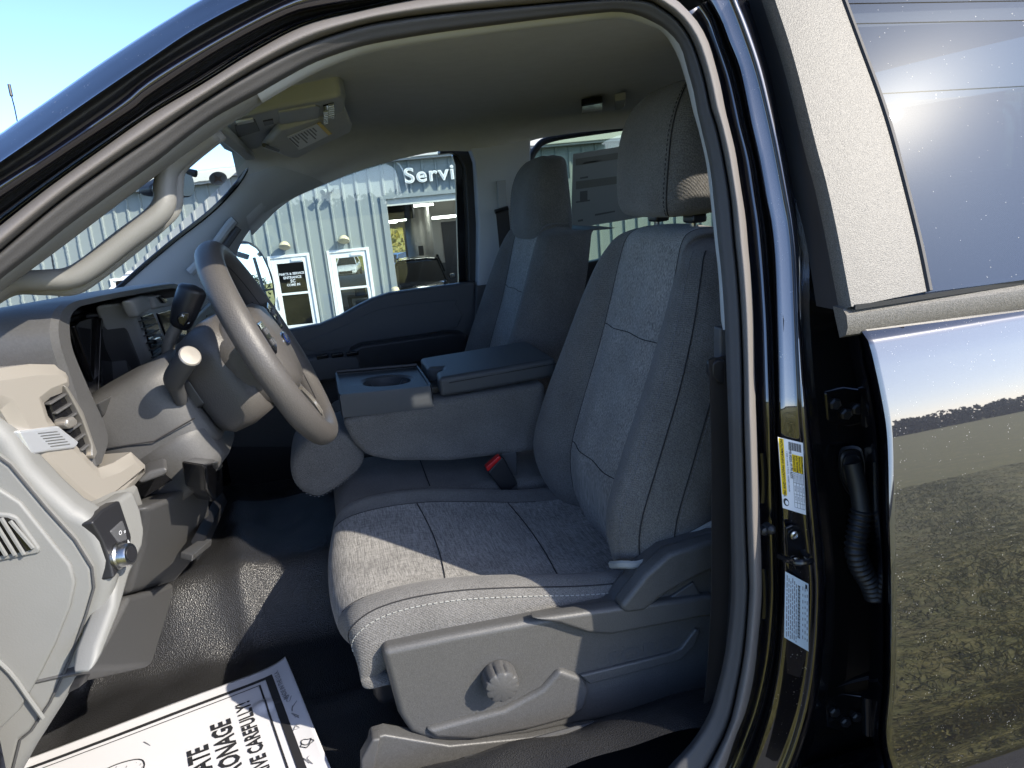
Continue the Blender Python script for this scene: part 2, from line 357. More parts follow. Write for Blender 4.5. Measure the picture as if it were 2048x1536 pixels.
def leafmass(b, c, rx, ry, rz, n, s):
    for i in range(n):
        d = V((rnd.gauss(0, 1), rnd.gauss(0, 1), rnd.gauss(0, 1))).normalized()*(rnd.random()**.4)
        p = V(c)+V((d.x*rx, d.y*ry, d.z*rz)); a_ = V((rnd.gauss(0, 1), rnd.gauss(0, 1), rnd.gauss(0, 1))).normalized(); b_ = a_.orthogonal().normalized()
        q = s*rnd.uniform(.6, 1.4); b.add([p+a_*q, p+b_*q*.6, p-a_*q, p-b_*q*.6], [(0, 1, 2, 3)])
tl = B()
for i in range(150):
    x = -140+i*3; leafmass(tl, (x, -150+rnd.uniform(-6, 6), .8+.5*rnd.random()), 5, 4, 2.6+.4*rnd.random(), 150, .6)
tag(tl.obj('treeline', 'leaf_dark', smooth=False), 'distant dark line of trees along the far edge of the field', 'trees', kind='stuff')
br = B()
for i in range(110):
    x = -60+rnd.random()*110; y = 76+rnd.random()*55; leafmass(br, (x, y, zg(y)+.8), 2.4, 2.2, 1.6+rnd.random(), 60, .5)
tag(br.obj('hillside_brush', 'leaf_autumn', smooth=False), 'yellow autumn brush covering the hillside behind the building', 'brush', kind='stuff')

# ================================================================== building (service shop across the lot)
BA = R(11); BE = V((cos(BA), -sin(BA), 0)); BM = V((-sin(BA), -cos(BA), 0)); BP = CAM+CF*17.7
def W(s, z, off=0.0): return V((BP.x, BP.y, 0))+BE*s-BM*off+V((0, 0, z))
GZ = -1.45; EAVE = 2.62
bld = empty('service_building', W(0, GZ))
tag(bld, 'pale grey ribbed metal service shop with white glass doors and open garage bay', 'building')
bld_inv = bld.location.copy()
class BB(B):                                          # shapes in building space
    def wbox(s, s0, s1, z0, z1, o0, o1):
        return s.add([W(a, z, o)-bld_inv for a in (s0, s1) for o in (o0, o1) for z in (z0, z1)], [(0, 1, 3, 2), (4, 6, 7, 5), (0, 4, 5, 1), (2, 3, 7, 6), (0, 2, 6, 4), (1, 5, 7, 3)])
OPEN = [(-2.52, 1.7, 1.80), (-5.32, -4.37, .78), (-3.97, -3.01, .78), (-8.97, -8.05, .75)]
PER = .305
k = -40
while k*PER < 14:
    s0 = -3.43+(k+8)*PER-2.0*PER; k += 1
    if s0 < -17 or s0 > 13: continue
    cuts = [s0, s0+PER]
    for a_, b_, t_ in OPEN:
        for q in (a_, b_):
            if s0+.02 < q < s0+PER-.02: cuts.append(q)
    cuts.sort()
    for a_, b_ in zip(cuts, cuts[1:]):
        mid = (a_+b_)/2; zl = GZ
        for p, q, t_ in OPEN:
            if p < mid < q: zl = t_
        prof = [(0, 0), (.012, -.040), (.048, -.040), (.060, 0), (.18, 0), (PER, 0)]
        pts = [(s0+u, o) for u, o in prof if a_-1e-6 <= s0+u <= b_+1e-6]
        if not pts or pts[0][0] > a_+1e-4: pts.insert(0, (a_, 0))
        if pts[-1][0] < b_-1e-4: pts.append((b_, 0))
        b = B().loft([[W(u, z, o)-bld_inv for u, o in pts] for z in (zl, EAVE)], closed=False, caps=False)
        b.obj('siding_sheet', 'siding', bld, ang=20)
BB().wbox(-17.2, 13.4, EAVE-.02, EAVE+.10, -.30, .4).obj('eave_soffit', 'eave_soffit', bld)
BB().wbox(-17.3, 13.5, EAVE+.02, EAVE+.24, -.36, -.301).obj('gutter', 'fascia', bld, bevel=.02)
b = BB(); b.add([W(-17.3, EAVE+.22, -.3)-bld_inv, W(13.5, EAVE+.22, -.3)-bld_inv, W(13.5, EAVE+.9, 9)-bld_inv, W(-17.3, EAVE+.9, 9)-bld_inv, W(13.5, EAVE+.2, 18)-bld_inv, W(-17.3, EAVE+.2, 18)-bld_inv], [(0, 1, 2, 3), (3, 2, 4, 5)])
b.obj('roof', 'fascia', bld, solid=.05)
# corner trims round the garage bay, header beam
BB().wbox(-2.60, -2.47, GZ, 1.88, -.045, .05).obj('garage_jamb', 'siding_trim', bld)
BB().wbox(1.66, 1.78, GZ, 1.88, -.045, .05).obj('garage_jamb', 'siding_trim', bld)
BB().wbox(-2.60, 1.78, 1.80, 1.885, -.05, .05).obj('garage_header', 'siding_trim', bld)
BB().wbox(-2.47, 1.66, 1.64, 1.80, .05, .12).obj('door_edge', 'fascia', bld)
# shell inside
BB().wbox(-17, 13, GZ-.1, GZ-.005, .02, 18).obj('inner_floor', 'concrete', bld)
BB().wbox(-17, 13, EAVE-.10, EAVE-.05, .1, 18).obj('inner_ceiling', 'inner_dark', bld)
for q0, q1, z0, z1 in ((-17, -9.2, GZ, EAVE-.1), (-9.2, -6.4, 1.0, EAVE-.1), (-6.4, -5.0, .95, EAVE-.1), (-5.0, -4.35, GZ, EAVE-.1), (-4.35, -3.3, .62, EAVE-.1), (-3.3, 13, GZ, EAVE-.1)):
    BB().wbox(q0, q1, z0, z1, 15, 15.1).obj('back_wall', 'inner_wall', bld)
BB().wbox(-17.05, -16.95, GZ, EAVE-.1, .1, 15).obj('end_wall', 'siding', bld); BB().wbox(12.9, 13, GZ, EAVE-.1, .1, 15).obj('end_wall', 'siding', bld)
b = BB(); b.add([W(s_, z, o)-bld_inv for s_, o in ((-3.15, 14.9), (-1.75, 7)) for z in (GZ, 1.5)], [(0, 1, 3, 2)]); b.obj('partition', 'inner_wall', bld, solid=.1)
BB().wbox(-1.75, 6, GZ, 2.4, 7, 7.12).obj('partition', 'inner_wall', bld)
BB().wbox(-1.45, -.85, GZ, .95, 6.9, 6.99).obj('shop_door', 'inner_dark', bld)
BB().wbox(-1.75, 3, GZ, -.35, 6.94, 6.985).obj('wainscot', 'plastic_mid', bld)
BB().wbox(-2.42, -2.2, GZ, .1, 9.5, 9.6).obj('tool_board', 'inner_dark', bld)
for s_, z, o, l in ((-2.05, 1.5, 7, .85), (-1.25, 1.10, 5.6, .85), (-3.1, 1.05, 9, .8), (-3.55, .95, 11, .7)):
    BB().wbox(s_-l/2, s_+l/2, z, z+.07, o, o+.25).obj('strip_light', 'lamp_lit', bld)
BB().wbox(-3.6, -2.2, 1.2, 1.75, 5, 6).obj('door_track', 'inner_dark', bld)
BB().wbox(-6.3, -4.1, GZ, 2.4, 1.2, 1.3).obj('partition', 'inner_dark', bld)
BB().wbox(-3.0, -2.9, GZ, 2.4, .2, 4.5).obj('partition', 'inner_wall', bld)
def gdoor(s0, s1, top, text_rows, hinge_left):
    d = empty('glass_door', W(s0, GZ)-bld_inv, bld); inv = bld_inv+d.location
    def bx(nm, mt, a_, b_, z0, z1, o0, o1, par=d, **k):
        x = B(); x.add([W(u, z, o)-inv for u in (a_, b_) for o in (o0, o1) for z in (z0, z1)], [(0, 1, 3, 2), (4, 6, 7, 5), (0, 4, 5, 1), (2, 3, 7, 6), (0, 2, 6, 4), (1, 5, 7, 3)]); return x.obj(nm, mt, par, **k)
    bx('frame', 'white_frame', s0, s0+.06, GZ, top, -.05, .05); bx('frame', 'white_frame', s1-.06, s1, GZ, top, -.05, .05); bx('frame', 'white_frame', s0+.06, s1-.06, top-.06, top, -.05, .05)
    a_, b_ = s0+.07, s1-.07
    bx('stile', 'white_frame', a_, a_+.11, GZ+.02, top-.07, -.02, .02); bx('stile', 'white_frame', b_-.09, b_, GZ+.02, top-.07, -.02, .02)
    bx('rail', 'white_frame', a_+.11, b_-.09, top-.19, top-.07, -.02, .02); bx('rail', 'white_frame', a_+.11, b_-.09, -.14, -.09, -.02, .02); bx('rail', 'white_frame', a_+.11, b_-.09, GZ+.02, GZ+.6, -.02, .02)
    bx('pane', 'glass_door', a_+.11, b_-.09, -.09, top-.19, -.003, .003); bx('pane', 'glass_door', a_+.11, b_-.09, GZ+.6, -.14, -.003, .003)
    hs = a_+.05 if hinge_left else b_-.05
    bx('handle', 'white_frame', hs-.03, hs+.03, -.42, -.14, -.09, -.06, bevel=.01)
    bx('closer', 'white_frame', b_-.35, b_-.1, top-.16, top-.10, -.05, -.021)
    for i, (tx, sz) in enumerate(text_rows):
        text('lettering', tx, 'white_label', d, W((a_+b_)/2+.01, .34-.085*i, -.012)-inv, BE, (0, 0, 1), sz, bold=.02)
    return d
gdoor(-5.32, -4.37, .78, [('PARTS & SERVICE', .075), ('ENTRANCE', .08), ('SC', .10), ('COME IN', .075)], True)
gdoor(-3.97, -3.01, .78, [], False)
gdoor(-8.97, -8.05, .75, [], False)
# letters over the bay: white rim, grey face
def sign():
    L0 = W(-1.99, 2.245, -.12)-bld_inv
    for mt, bold, ext, dep in (('white_frame', .022, .05, 0), ('letter_face', -.03, .003, .055)):
        cu = bpy.data.curves.new('sign', 'FONT'); cu.body = 'Service'; cu.size = .455; cu.offset = bold*.45; cu.extrude = ext; cu.align_y = 'CENTER'; cu.space_character = 1.12
        t = bpy.data.objects.new('tmp', cu); COL.objects.link(t)
        me = bpy.data.meshes.new_from_object(t.evaluated_get(bpy.context.evaluated_depsgraph_get())); bpy.data.objects.remove(t)
        for v in me.vertices: v.co = L0+BE*(v.co.x*1.12)+V((0, 0, v.co.y))+BM*(v.co.z+dep)
        fin('sign_lettering', me, mt, bld, smooth=False)
sign()
for s_, z in ((-4.86, .95), (-3.52, .96)):
    lp = W(s_, z, -.03)-bld_inv; l = empty('wall_lamp', lp, bld)
    B().lathe((0, 0, 0), BM, [(.03, 0), (.05, .01), (.05, .03)], 12).obj('bracket', 'bronze', l)
    B().lathe(BM*.12+V((0, 0, .05)), BM*.5+V((0, 0, -.8)), [(.005, -.09), (.07, -.07), (.12, -.01), (.13, .05), (.11, .06)], 14).obj('shade', 'lamp_cream', l)
l = empty('flood_lamp', W(-3.66, 2.12, -.03)-bld_inv, bld)
B().box(BM*.05, (.1, .1, .1)).obj('bracket', 'siding_trim', l)
for q in (-1, 1): B().lathe(BM*.12+BE*.09*q, BM+BE*.5*q+V((0, 0, -.5)), [(.03, 0), (.07, .12), (.07, .14)], 10).obj('lamp_head', 'siding_trim', l)
bo = B().lathe(W(-2.50, zg(13), -.35), (0, 0, 1), [(.10, 0), (.10, 1.22), (.085, 1.27), (.04, 1.30)], 16).obj('bollard', 'lamp_cream')
tag(bo, 'cream bollard at the left jamb of the garage bay', 'bollard')

# ================================================================== cars beyond
def car(name, paintm, loc, rz, L_=4.6, Wd=1.85, H=1.45, hood=.95, label='', glassm='car_glass'):
    root = empty(name, loc); root.rotation_euler = (0, 0, rz); tag(root, label, 'car')
    hw = Wd/2                                # x forward
    st = [(L_/2, .45, .62, hw*.80), (L_/2-.12, .32, .78, hw*.92), (L_/2-.7, .28, hood-.03, hw*.98), (L_/2-1.35, .26, hood+.02, hw), (-L_/2+.9, .26, hood+.04, hw), (-L_/2+.15, .3, hood+.03, hw*.95), (-L_/2, .42, .75, hw*.85)]
    rings = []
    for x, z0, z1, h_ in st:
        zc = (z0+z1)/2
        rings.append([V((x, -h_*.93, z0)), V((x, -h_, zc)), V((x, -h_*.97, z1-.06)), V((x, -h_*.80, z1)), V((x, 0, z1+.025)), V((x, h_*.80, z1)), V((x, h_*.97, z1-.06)), V((x, h_, zc)), V((x, h_*.93, z0))])
    B().loft(rings).obj('body', paintm, root, sub=1)
    c0, c1, c2, c3 = L_/2-1.25, L_/2-2.0, -L_/2+1.1, -L_/2+.45
    cab = [(c0, hood, hw*.86), (c1, H-.03, hw*.66), (c2, H, hw*.66), (c3, hood+.02, hw*.84)]
    tops = [[V((x, -w_, z)), V((x, -w_*.5, z+.02)), V((x, w_*.5, z+.02)), V((x, w_, z))] for x, z, w_ in cab]
    B().loft([tops[1], tops[2]], closed=False, caps=False).obj('roof', paintm, root, solid=.04)
    def quad(nm, a_, b_, c_, d_, mt, th=.02): return B().prism([a_, b_, c_, d_], (0, 0, -th)).obj(nm, mt, root, smooth=False)
    quad('windscreen', tops[0][0], tops[0][3], tops[1][3], tops[1][0], glassm); quad('rear_screen', tops[3][0], tops[3][3], tops[2][3], tops[2][0], 'car_glass')
    for q in (0, 3):
        B().add([tops[0][q], tops[1][q], tops[2][q], tops[3][q]], [(0, 1, 2, 3)]).obj('side_window', 'car_glass', root, smooth=False, solid=.02)
        B().tube([tops[0][q], tops[1][q]], .035, 6).obj('pillar', paintm, root); B().tube([tops[3][q], tops[2][q]], .05, 6).obj('pillar', paintm, root)
    for sx in (1, -1):
        for sy in (1, -1):
            wc = V((sx*(L_/2-.85), sy*(hw-.1), .33))
            wl = B().lathe(wc, (0, sy, 0), [(.2, -.1), (.31, -.1), (.33, -.05), (.33, .06), (.30, .1), (.21, .1)], 20).obj('tyre', 'tyre', root)
            B().lathe(wc, (0, sy, 0), [(.05, .1), (.2, .085), (.21, .1), (.2, .02)], 14).obj('rim', 'steel', root)
    for sy in (1, -1):
        B().box((L_/2-.10, sy*hw*.66, .72), (.12, .36, .12)).obj('headlight', 'white_label', root, bevel=.03)
        B().box((c0-.25, sy*(hw+.06), hood+.08), (.12, .18, .14)).obj('door_mirror', paintm, root, bevel=.03)
    B().box((L_/2-.01, 0, .58), (.06, Wd*.55, .2)).obj('grille', 'plastic_black', root, bevel=.01)
    B().box((L_/2+.0, 0, .36), (.08, Wd*.6, .1)).obj('lower_intake', 'plastic_black', root, bevel=.01)
    return root
def far(px, py, depth): return CAM+ray(px, py)*depth
p = far(702, 572, 62); cw_ = car('parked_car', 'car_white', (p.x, p.y, zg(p.y)+.03 if p.y < 58 else zg(p.y)), R(-99), 4.7, 1.95, 1.7, 1.08, 'white sport utility car seen through the right glass door of the shop')
p = far(787, 540, 55); cb_ = car('parked_car', 'car_blue', (p.x, p.y, zg(p.y)+.02), R(-120), 4.6, 1.85, 1.5, .95, 'blue car parked behind the shop beyond the garage bay')
p = W(-2.20, GZ, 4.2); car('garage_car', 'car_black', (p.x, p.y, GZ), R(-90-9), 4.3, 1.80, 1.48, .92, 'black car standing inside the open garage bay', glassm='mirror')
for q_ in (cw_, cb_): q_['group'] = 'cars parked behind the shop'
# a service cart indoors, behind the right glass door
ct = empty('shop_cart', W(-3.55, GZ, 1.4)); ct.rotation_euler = (0, 0, -BA); tag(ct, 'small wooden cart with a blue bin inside the right glass door', 'cart')
B().box((0, 0, .95), (.62, .4, .05)).obj('tray', 'wood', ct, bevel=.01); B().box((0, 0, .3), (.62, .4, .05)).obj('tray', 'wood', ct, bevel=.01)
for sx in (-.28, .28):
    for sy in (-.17, .17): B().box((sx, sy, .5), (.04, .04, .95)).obj('leg', 'wood', ct)
B().box((.02, 0, 1.07), (.26, .3, .2)).obj('bin', 'car_blue', ct, bevel=.02); B().box((.02, -.02, .7), (.3, .3, .3)).obj('bucket', 'plastic_light', ct, bevel=.02)

# ================================================================== the pickup truck
truck = empty('pickup_truck', (0, 0, 0))
tag(truck, 'black crew cab pickup truck with its driver door open showing grey cloth seats', 'pickup truck')
def v2(pts): return [V((a_, b_, 0)) for a_, b_ in pts]
R0 = [(-60, 303), (0, 267), (35, 242), (96, 200), (200, 127), (300, 61), (350, 30), (400, 0), (520, -62), (700, -130), (900, -180), (1200, -210), (1500, -205)]
R1 = [(-60, 366), (0, 324), (61, 282), (178, 200), (300, 117), (392, 56), (498, 0), (600, -42), (720, -78), (900, -112), (1200, -138), (1480, -132)]
R2 = [(-60, 402), (0, 362), (94, 303), (234, 206), (300, 152), (425, 77), (560, 6), (640, -24), (720, -47), (900, -80), (1200, -102), (1450, -96)]
R3 = [(-60, 437), (0, 399), (141, 303), (277, 212), (300, 192), (446, 98), (571, 33), (640, 14), (720, 0), (800, -18), (900, -35), (1050, -55), (1200, -63), (1330, -58)]
R4 = [(-60, 500), (0, 452), (94, 378), (195, 305), (300, 231), (404, 169), (508, 104), (612, 50), (720, 22), (800, 5), (900, -12), (1050, -30), (1200, -38), (1300, -30), (1352, 0), (1372, 17), (1398, 48), (1417, 85), (1430, 128), (1441, 171), (1451, 222), (1458, 250), (1471, 305), (1481, 370), (1491, 435), (1497, 500), (1502, 552), (1507, 640), (1509, 744), (1513, 848), (1517, 952), (1520, 1040), (1523, 1136), (1523, 1201), (1515, 1292), (1507, 1357), (1492, 1422), (1471, 1474), (1450, 1536), (1420, 1600)]
R5 = [(-60, 553), (0, 502), (117, 404), (223, 327), (300, 275), (404, 204), (508, 140), (612, 88), (720, 52), (800, 37), (887, 26), (1048, 11), (1182, 0), (1240, -3), (1297, 1), (1321, 14), (1355, 39), (1381, 77), (1398, 120), (1410, 162), (1423, 222), (1433, 250), (1448, 318), (1461, 396), (1468, 474), (1476, 552), (1482, 640), (1486, 744), (1487, 848), (1490, 952), (1492, 1040), (1496, 1136), (1497, 1188), (1489, 1292), (1476, 1370), (1458, 1448), (1427, 1514), (1395, 1570)]
R6 = [(-60, 607), (0, 559), (70, 505), (141, 448), (234, 380), (320, 318), (362, 284), (425, 238), (487, 203), (523, 184), (571, 156), (633, 124), (720, 94), (800, 78), (887, 64), (1048, 43), (1150, 31), (1201, 26), (1235, 24), (1270, 29), (1304, 43), (1328, 57), (1352, 80), (1365, 103), (1374, 137), (1386, 179), (1394, 222), (1403, 260), (1419, 331), (1428, 409), (1436, 487), (1443, 552), (1449, 640), (1452, 718), (1456, 822), (1459, 926), (1461, 1040), (1463, 1136), (1461, 1214), (1450, 1305), (1432, 1383), (1414, 1435), (1380, 1487), (1340, 1530), (1290, 1590)]
R7 = [(525, 206), (571, 179), (633, 145), (720, 111), (800, 95), (887, 82), (1048, 60), (1150, 48), (1193, 42), (1235, 39), (1270, 44), (1304, 55), (1326, 64), (1347, 96), (1360, 125), (1374, 171), (1386, 222), (1397, 260), (1413, 331), (1422, 409), (1430, 487), (1437, 552), (1442, 640), (1446, 660)]
Q1 = [(1406, 0), (1427, 34), (1441, 77), (1466, 145), (1483, 214), (1490, 250), (1508, 318), (1520, 396), (1528, 448), (1535, 520), (1543, 640), (1547, 744), (1550, 850), (1553, 1000), (1556, 1136), (1556, 1200), (1548, 1300), (1530, 1390), (1505, 1470), (1475, 1540), (1440, 1610)]
Q2 = [(1418, 0), (1440, 40), (1455, 80), (1477, 135), (1494, 214), (1501, 250), (1517, 318), (1531, 396), (1541, 448), (1548, 520), (1553, 640), (1556, 744), (1558, 850), (1561, 1000), (1565, 1136), (1564, 1200), (1558, 1300), (1544, 1390), (1522, 1470), (1497, 1540), (1465, 1610)]
Q3 = [(1462, 0), (1485, 60), (1512, 140), (1537, 240), (1553, 318), (1568, 396), (1578, 448), (1585, 520), (1590, 640), (1594, 744), (1600, 850), (1612, 1000), (1624, 1136), (1626, 1200), (1620, 1300), (1606, 1400), (1585, 1480), (1562, 1540), (1530, 1610)]
Q4 = [(1478, 0), (1500, 51), (1530, 140), (1554, 240), (1573, 318), (1588, 396), (1597, 461), (1604, 520), (1606, 640), (1613, 744), (1624, 850), (1641, 1000), (1655, 1136), (1656, 1200), (1652, 1290), (1640, 1390), (1620, 1460), (1592, 1540), (1556, 1610)]
def dense(c): return cr(v2(c), 8)
class Frame:
    def __init__(s, master, i0, i1, n):
        d = dense(master); d = d[i0*8:i1*8+1]; s.p = resample(d, n); s.n = []
        for i in range(n):
            t = (s.p[min(i+1, n-1)]-s.p[max(i-1, 0)]).normalized(); s.n.append(V((t.y, -t.x, 0)))
    def on(s, curve):
        d = dense(curve); out = []
        for p, n in zip(s.p, s.n):
            best = None
            for a_, b_ in zip(d, d[1:]):
                e_ = b_-a_; den = n.x*e_.y-n.y*e_.x
                if abs(den) < 1e-9: continue
                w_ = a_-p; t = (w_.x*e_.y-w_.y*e_.x)/den; q = (w_.x*n.y-w_.y*n.x)/den
                if -.001 <= q <= 1.001 and (best is None or abs(t) < abs(best)): best = t
            if best is None or abs(best) > 190: out.append(min(d, key=lambda c: (c-p).length))
            else: out.append(p+n*best)
        return out
def mix(a_, b_, t): return [p.lerp(q, t) for p, q in zip(a_, b_)]
def rows3(rows): return [[US(p.x, p.y, y) for p in r] for r, y in rows]
def strip(name, rows, m, parent, nv=3, **k):
    r3 = rows3(rows); cols = [cr([r[i] for r in r3], nv) for i in range(len(r3[0]))]
    g = [[c[j] for c in cols] for j in range(len(cols[0]))]
    return B().loft(g, closed=False, caps=False).obj(name, m, parent, ang=60, **k)
body = empty('cab_body', (0, 0, 0), truck)
fr = Frame(R5, 0, len(R5)-1, 150); r4, r5, r6 = fr.on(R4), fr.on(R5), fr.on(R6)
seal = empty('door_seal', (0, 0, 0), truck)
strip('seal_flange', [(r6, -.862), (mix(r6, r5, .18), -.880), (mix(r6, r5, .5), -.887), (mix(r6, r5, .82), -.893), (mix(r6, r5, .95), -.886), (r5, -.866)], 'flock_shaded', seal)
strip('seal_bulb', [(r5, -.866), (mix(r5, r4, .05), -.888), (mix(r5, r4, .25), -.904), (mix(r5, r4, .55), -.910), (mix(r5, r4, .85), -.902), (mix(r5, r4, 1), -.884)], 'flock', seal)
# light trim edge inside the seal
fr7 = Frame(R7, 0, len(R7)-1, 80); a6, a7 = fr7.on(R6), fr7.on(R7)
strip('trim_edge', [(mix(a6, a7, -.15), -.864), (mix(a6, a7, .3), -.858), (mix(a6, a7, .8), -.846), (a7, -.82)], 'trim_lit', truck)
# roof rail and A-pillar, painted
ra = Frame(R4, 0, 13, 70); q0, q1, q2, q3, q4 = ra.on(R0), ra.on(R1), ra.on(R2), ra.on(R3), ra.on(R4)
up = mix(q1, q0, 1.9)
r3 = rows3([(q0, -.87), (mix(q0, q1, .5), -.905), (mix(q0, q1, .92), -.925), (q1, -.930)])
kk = [min(1, max(0, (p.x+.16)/.12)) for p in r3[0]]
back = [[p+V((0, .03+.09*k_, -.004+.02*k_)) for p, k_ in zip(r3[0], kk)], [p+V((0, .05+.45*k_, -.02+.07*k_)) for p, k_ in zip(r3[0], kk)]]
cols = [cr([r[i] for r in [back[1], back[0]]+r3], 3) for i in range(len(r3[0]))]
B().loft([[c[j] for c in cols] for j in range(len(cols[0]))], closed=False, caps=False).obj('roof_skin', 'paint_dusty', body, ang=70)
strip('roof_gutter', [(q1, -.929), (mix(q1, q2, .15), -.905), (mix(q1, q2, .5), -.898), (mix(q1, q2, .85), -.902), (q2, -.915)], 'rubber', body)
strip('rail_step', [(q2, -.915), (mix(q2, q3, .35), -.918), (mix(q2, q3, .8), -.910), (q3, -.900)], 'paint', body)
strip('rail_seal', [(q3, -.900), (mix(q3, q4, .12), -.885), (mix(q3, q4, .35), -.888), (mix(q3, q4, .5), -.880)], 'rubber', body)
strip('rail_channel', [(mix(q3, q4, .5), -.880), (mix(q3, q4, .62), -.892), (mix(q3, q4, .80), -.880), (mix(q3, q4, .86), -.872), (mix(q3, q4, 1.06), -.874)], 'paint', body)
# B-pillar
pb = Frame(Q2, 0, len(Q2)-1, 90); c4, c1, c2, c3, c5 = pb.on(R4), pb.on(Q1), pb.on(Q2), pb.on(Q3), pb.on(Q4)
strip('pillar_channel', [(mix(c4, c1, -.1), -.872), (mix(c4, c1, .15), -.868), (mix(c4, c1, .55), -.866), (mix(c4, c1, .85), -.872), (c1, -.885)], 'paint', body)
strip('pillar_gap', [(c1, -.885), (mix(c1, c2, .5), -.868), (c2, -.890)], 'rubber', body)
strip('pillar_face', [(c2, -.890), (mix(c2, c3, .1), -.900), (mix(c2, c3, .5), -.9025), (mix(c2, c3, .9), -.905), (c3, -.908)], 'paint_dusty', body)
o5 = [p+V((14, 0, 0)) for p in c5]; o6 = [p+V((190, 0, 0)) for p in c5]
strip('pillar_edge', [(c3, -.908), (mix(c3, c5, .3), -.915), (mix(c3, c5, .8), -.913), (c5, -.900), (o5, -.862)], 'paint', body)
strip('hinge_recess', [(o5, -.862), (mix(o5, o6, .5), -.850), (o6, -.850)], 'gloss_black', body, nv=2)

# ------------------------------------------------------------------ rear door (closed), outer skin
SEC = [(z_, y_-.028) for z_, y_ in [(.40, -.995), (.62, -1.034), (.80, -1.050), (.90, -1.055), (.955, -1.056), (.985, -1.050), (1.05, -1.0465), (1.15, -1.032), (1.25, -1.0145), (1.35, -.9935), (1.44, -.9735), (1.500, -.9595), (1.521, -.9540), (1.5245, -.9525), (1.528, -.9488), (1.548, -.923), (1.565, -.900)]]
def ysec(z):
    for (z0, y0), (z1, y1) in zip(SEC, SEC[1:]):
        if z <= z1: return y0+(y1-y0)*max(0, z-z0)/(z1-z0)
    return SEC[-1][1]
def skinU(px, py, dy=0.0):
    y = -1.0
    for _ in range(14): p = U(px, py, y=y+dy); y = ysec(p.z)
    return p
door = empty('rear_door', (0, 0, 0), truck)
D1 = [(1705, 640), (1711, 690), (1713, 720), (1725, 770), (1738, 848), (1744, 926), (1748, 1040), (1755, 1136), (1756, 1250), (1755, 1370), (1747, 1461), (1757, 1527), (1775, 1600)]
D2 = [(1714, 648), (1738, 686), (1752, 739), (1764, 796), (1774, 856), (1778, 926), (1780, 1040), (1783, 1136), (1784, 1250), (1782, 1370), (1774, 1475), (1787, 1540), (1805, 1600)]
e2 = resample(dense(D2), 60); edge = [skinU(p.x, p.y) for p in e2]
zs = [p.z for p in edge]
zrow = sorted([SEC[0][0]+(1.49-SEC[0][0])*i/100 for i in range(101)]+[1.50, 1.51, 1.516, 1.519, 1.521, 1.5227, 1.5245, 1.526, 1.528, 1.531, 1.536, 1.545, 1.555, 1.565])
sm = [(ysec(z-.012)+ysec(z)+ysec(z+.012))/3 if z < 1.495 else ysec(z) for z in zrow]
def edgex(z):
    for a_, b_ in zip(edge, edge[1:]):
        if min(a_.z, b_.z) <= z <= max(a_.z, b_.z): return a_.x+(b_.x-a_.x)*(z-a_.z)/((b_.z-a_.z) or 1)
    return edge[0].x if z > edge[0].z else edge[-1].x
rows = []
for z, y in zip(zrow, sm):
    x0 = edgex(z); rows.append([V((x0+.012, y+.012, z)), V((x0+.002, y+.006, z)), V((x0+.001, y+.002, z)), V((x0+.006, y, z))]+[V((x0+.006+q, y, z)) for q in (.0015, .004, .05, .2, .5, .9, 1.4)])
B().loft(rows, closed=False, caps=False).obj('door_skin', 'paint_dusty', door, ang=50)
f1 = resample(dense(D1), 60)
h1 = [U(p.x, p.y, y=-.925) for p in f1]; h2 = [U(p.x, p.y, y=-.958) for p in mix(f1, e2, .35)]; h3 = [U(p.x, p.y, y=-.952) for p in mix(f1, e2, .5)]
ok = [V((a_.x+.004, ysec(a_.z)+.004, a_.z)) for a_ in edge]
h0 = [p+V((.03, .05, 0)) for p in h1]
B().loft([h0, h1, [p.lerp(q, .5)+V((-.003, 0, 0)) for p, q in zip(h1, h2)], h2, h3, [p.lerp(q, .6) for p, q in zip(h3, ok)], ok], closed=False, caps=False).obj('door_hem', 'paint', door, ang=60)
# glass, applique, mouldings
GL0 = (.7, -.962, 1.565); GN = (.0706, 1, -.402)                      # glass plane
GN_ = V((-.0706, -1, .402)).normalized()
T1 = [(1527, -30), (1536, 0), (1577, 127), (1621, 301), (1640, 370), (1663, 475), (1690, 618)]
T2 = [(1664, -30), (1675, 0), (1716, 111), (1751, 206), (1780, 301), (1824, 475), (1847, 586)]
W1 = [(1500, -30), (1511, 0), (1545, 110), (1582, 240), (1609, 357), (1640, 474), (1664, 618)]
t1 = resample(dense(T1), 30); t2 = resample(dense(T2), 30); w1 = resample(dense(W1), 30)
PT = [UP(p.x, p.y, GL0, GN) for p in t1]; PT2 = [UP(p.x, p.y, GL0, GN) for p in t2]
B().loft([[p+GN_*-.012 for p in PT], [p+GN_*.004 for p in PT], [p+GN_*.010+(q-p)*.02 for p, q in zip(PT, PT2)], [p+GN_*.012+(q-p)*.5 for p, q in zip(PT, PT2)], [p+GN_*.010+(q-p)*.965 for p, q in zip(PT, PT2)], [q+GN_*.006 for q in PT2]], closed=False, caps=False).obj('window_applique', 'textured_trim', door, ang=40)
B().loft([[q+GN_*.008-(q-p)*.03 for p, q in zip(PT, PT2)], [q+GN_*.0125-(q-p)*.005 for p, q in zip(PT, PT2)], [q+GN_*.0125+(q-p)*.03 for p, q in zip(PT, PT2)], [q+GN_*.001+(q-p)*.035 for p, q in zip(PT, PT2)]], closed=False, caps=False).obj('window_seal', 'rubber_soft', door)
wl = [UP(p.x, p.y, (.7, -.932, 1.565), GN) for p in w1]
B().loft([[p+V((0, .03, 0)) for p in wl], wl, [p.lerp(q, .45)+GN_*.004 for p, q in zip(wl, PT)], [p.lerp(q, .5)-GN_*.006 for p, q in zip(wl, PT)], [p+GN_*.0 for p in PT]], closed=False, caps=False).obj('weatherstrip', 'rubber_soft', door)
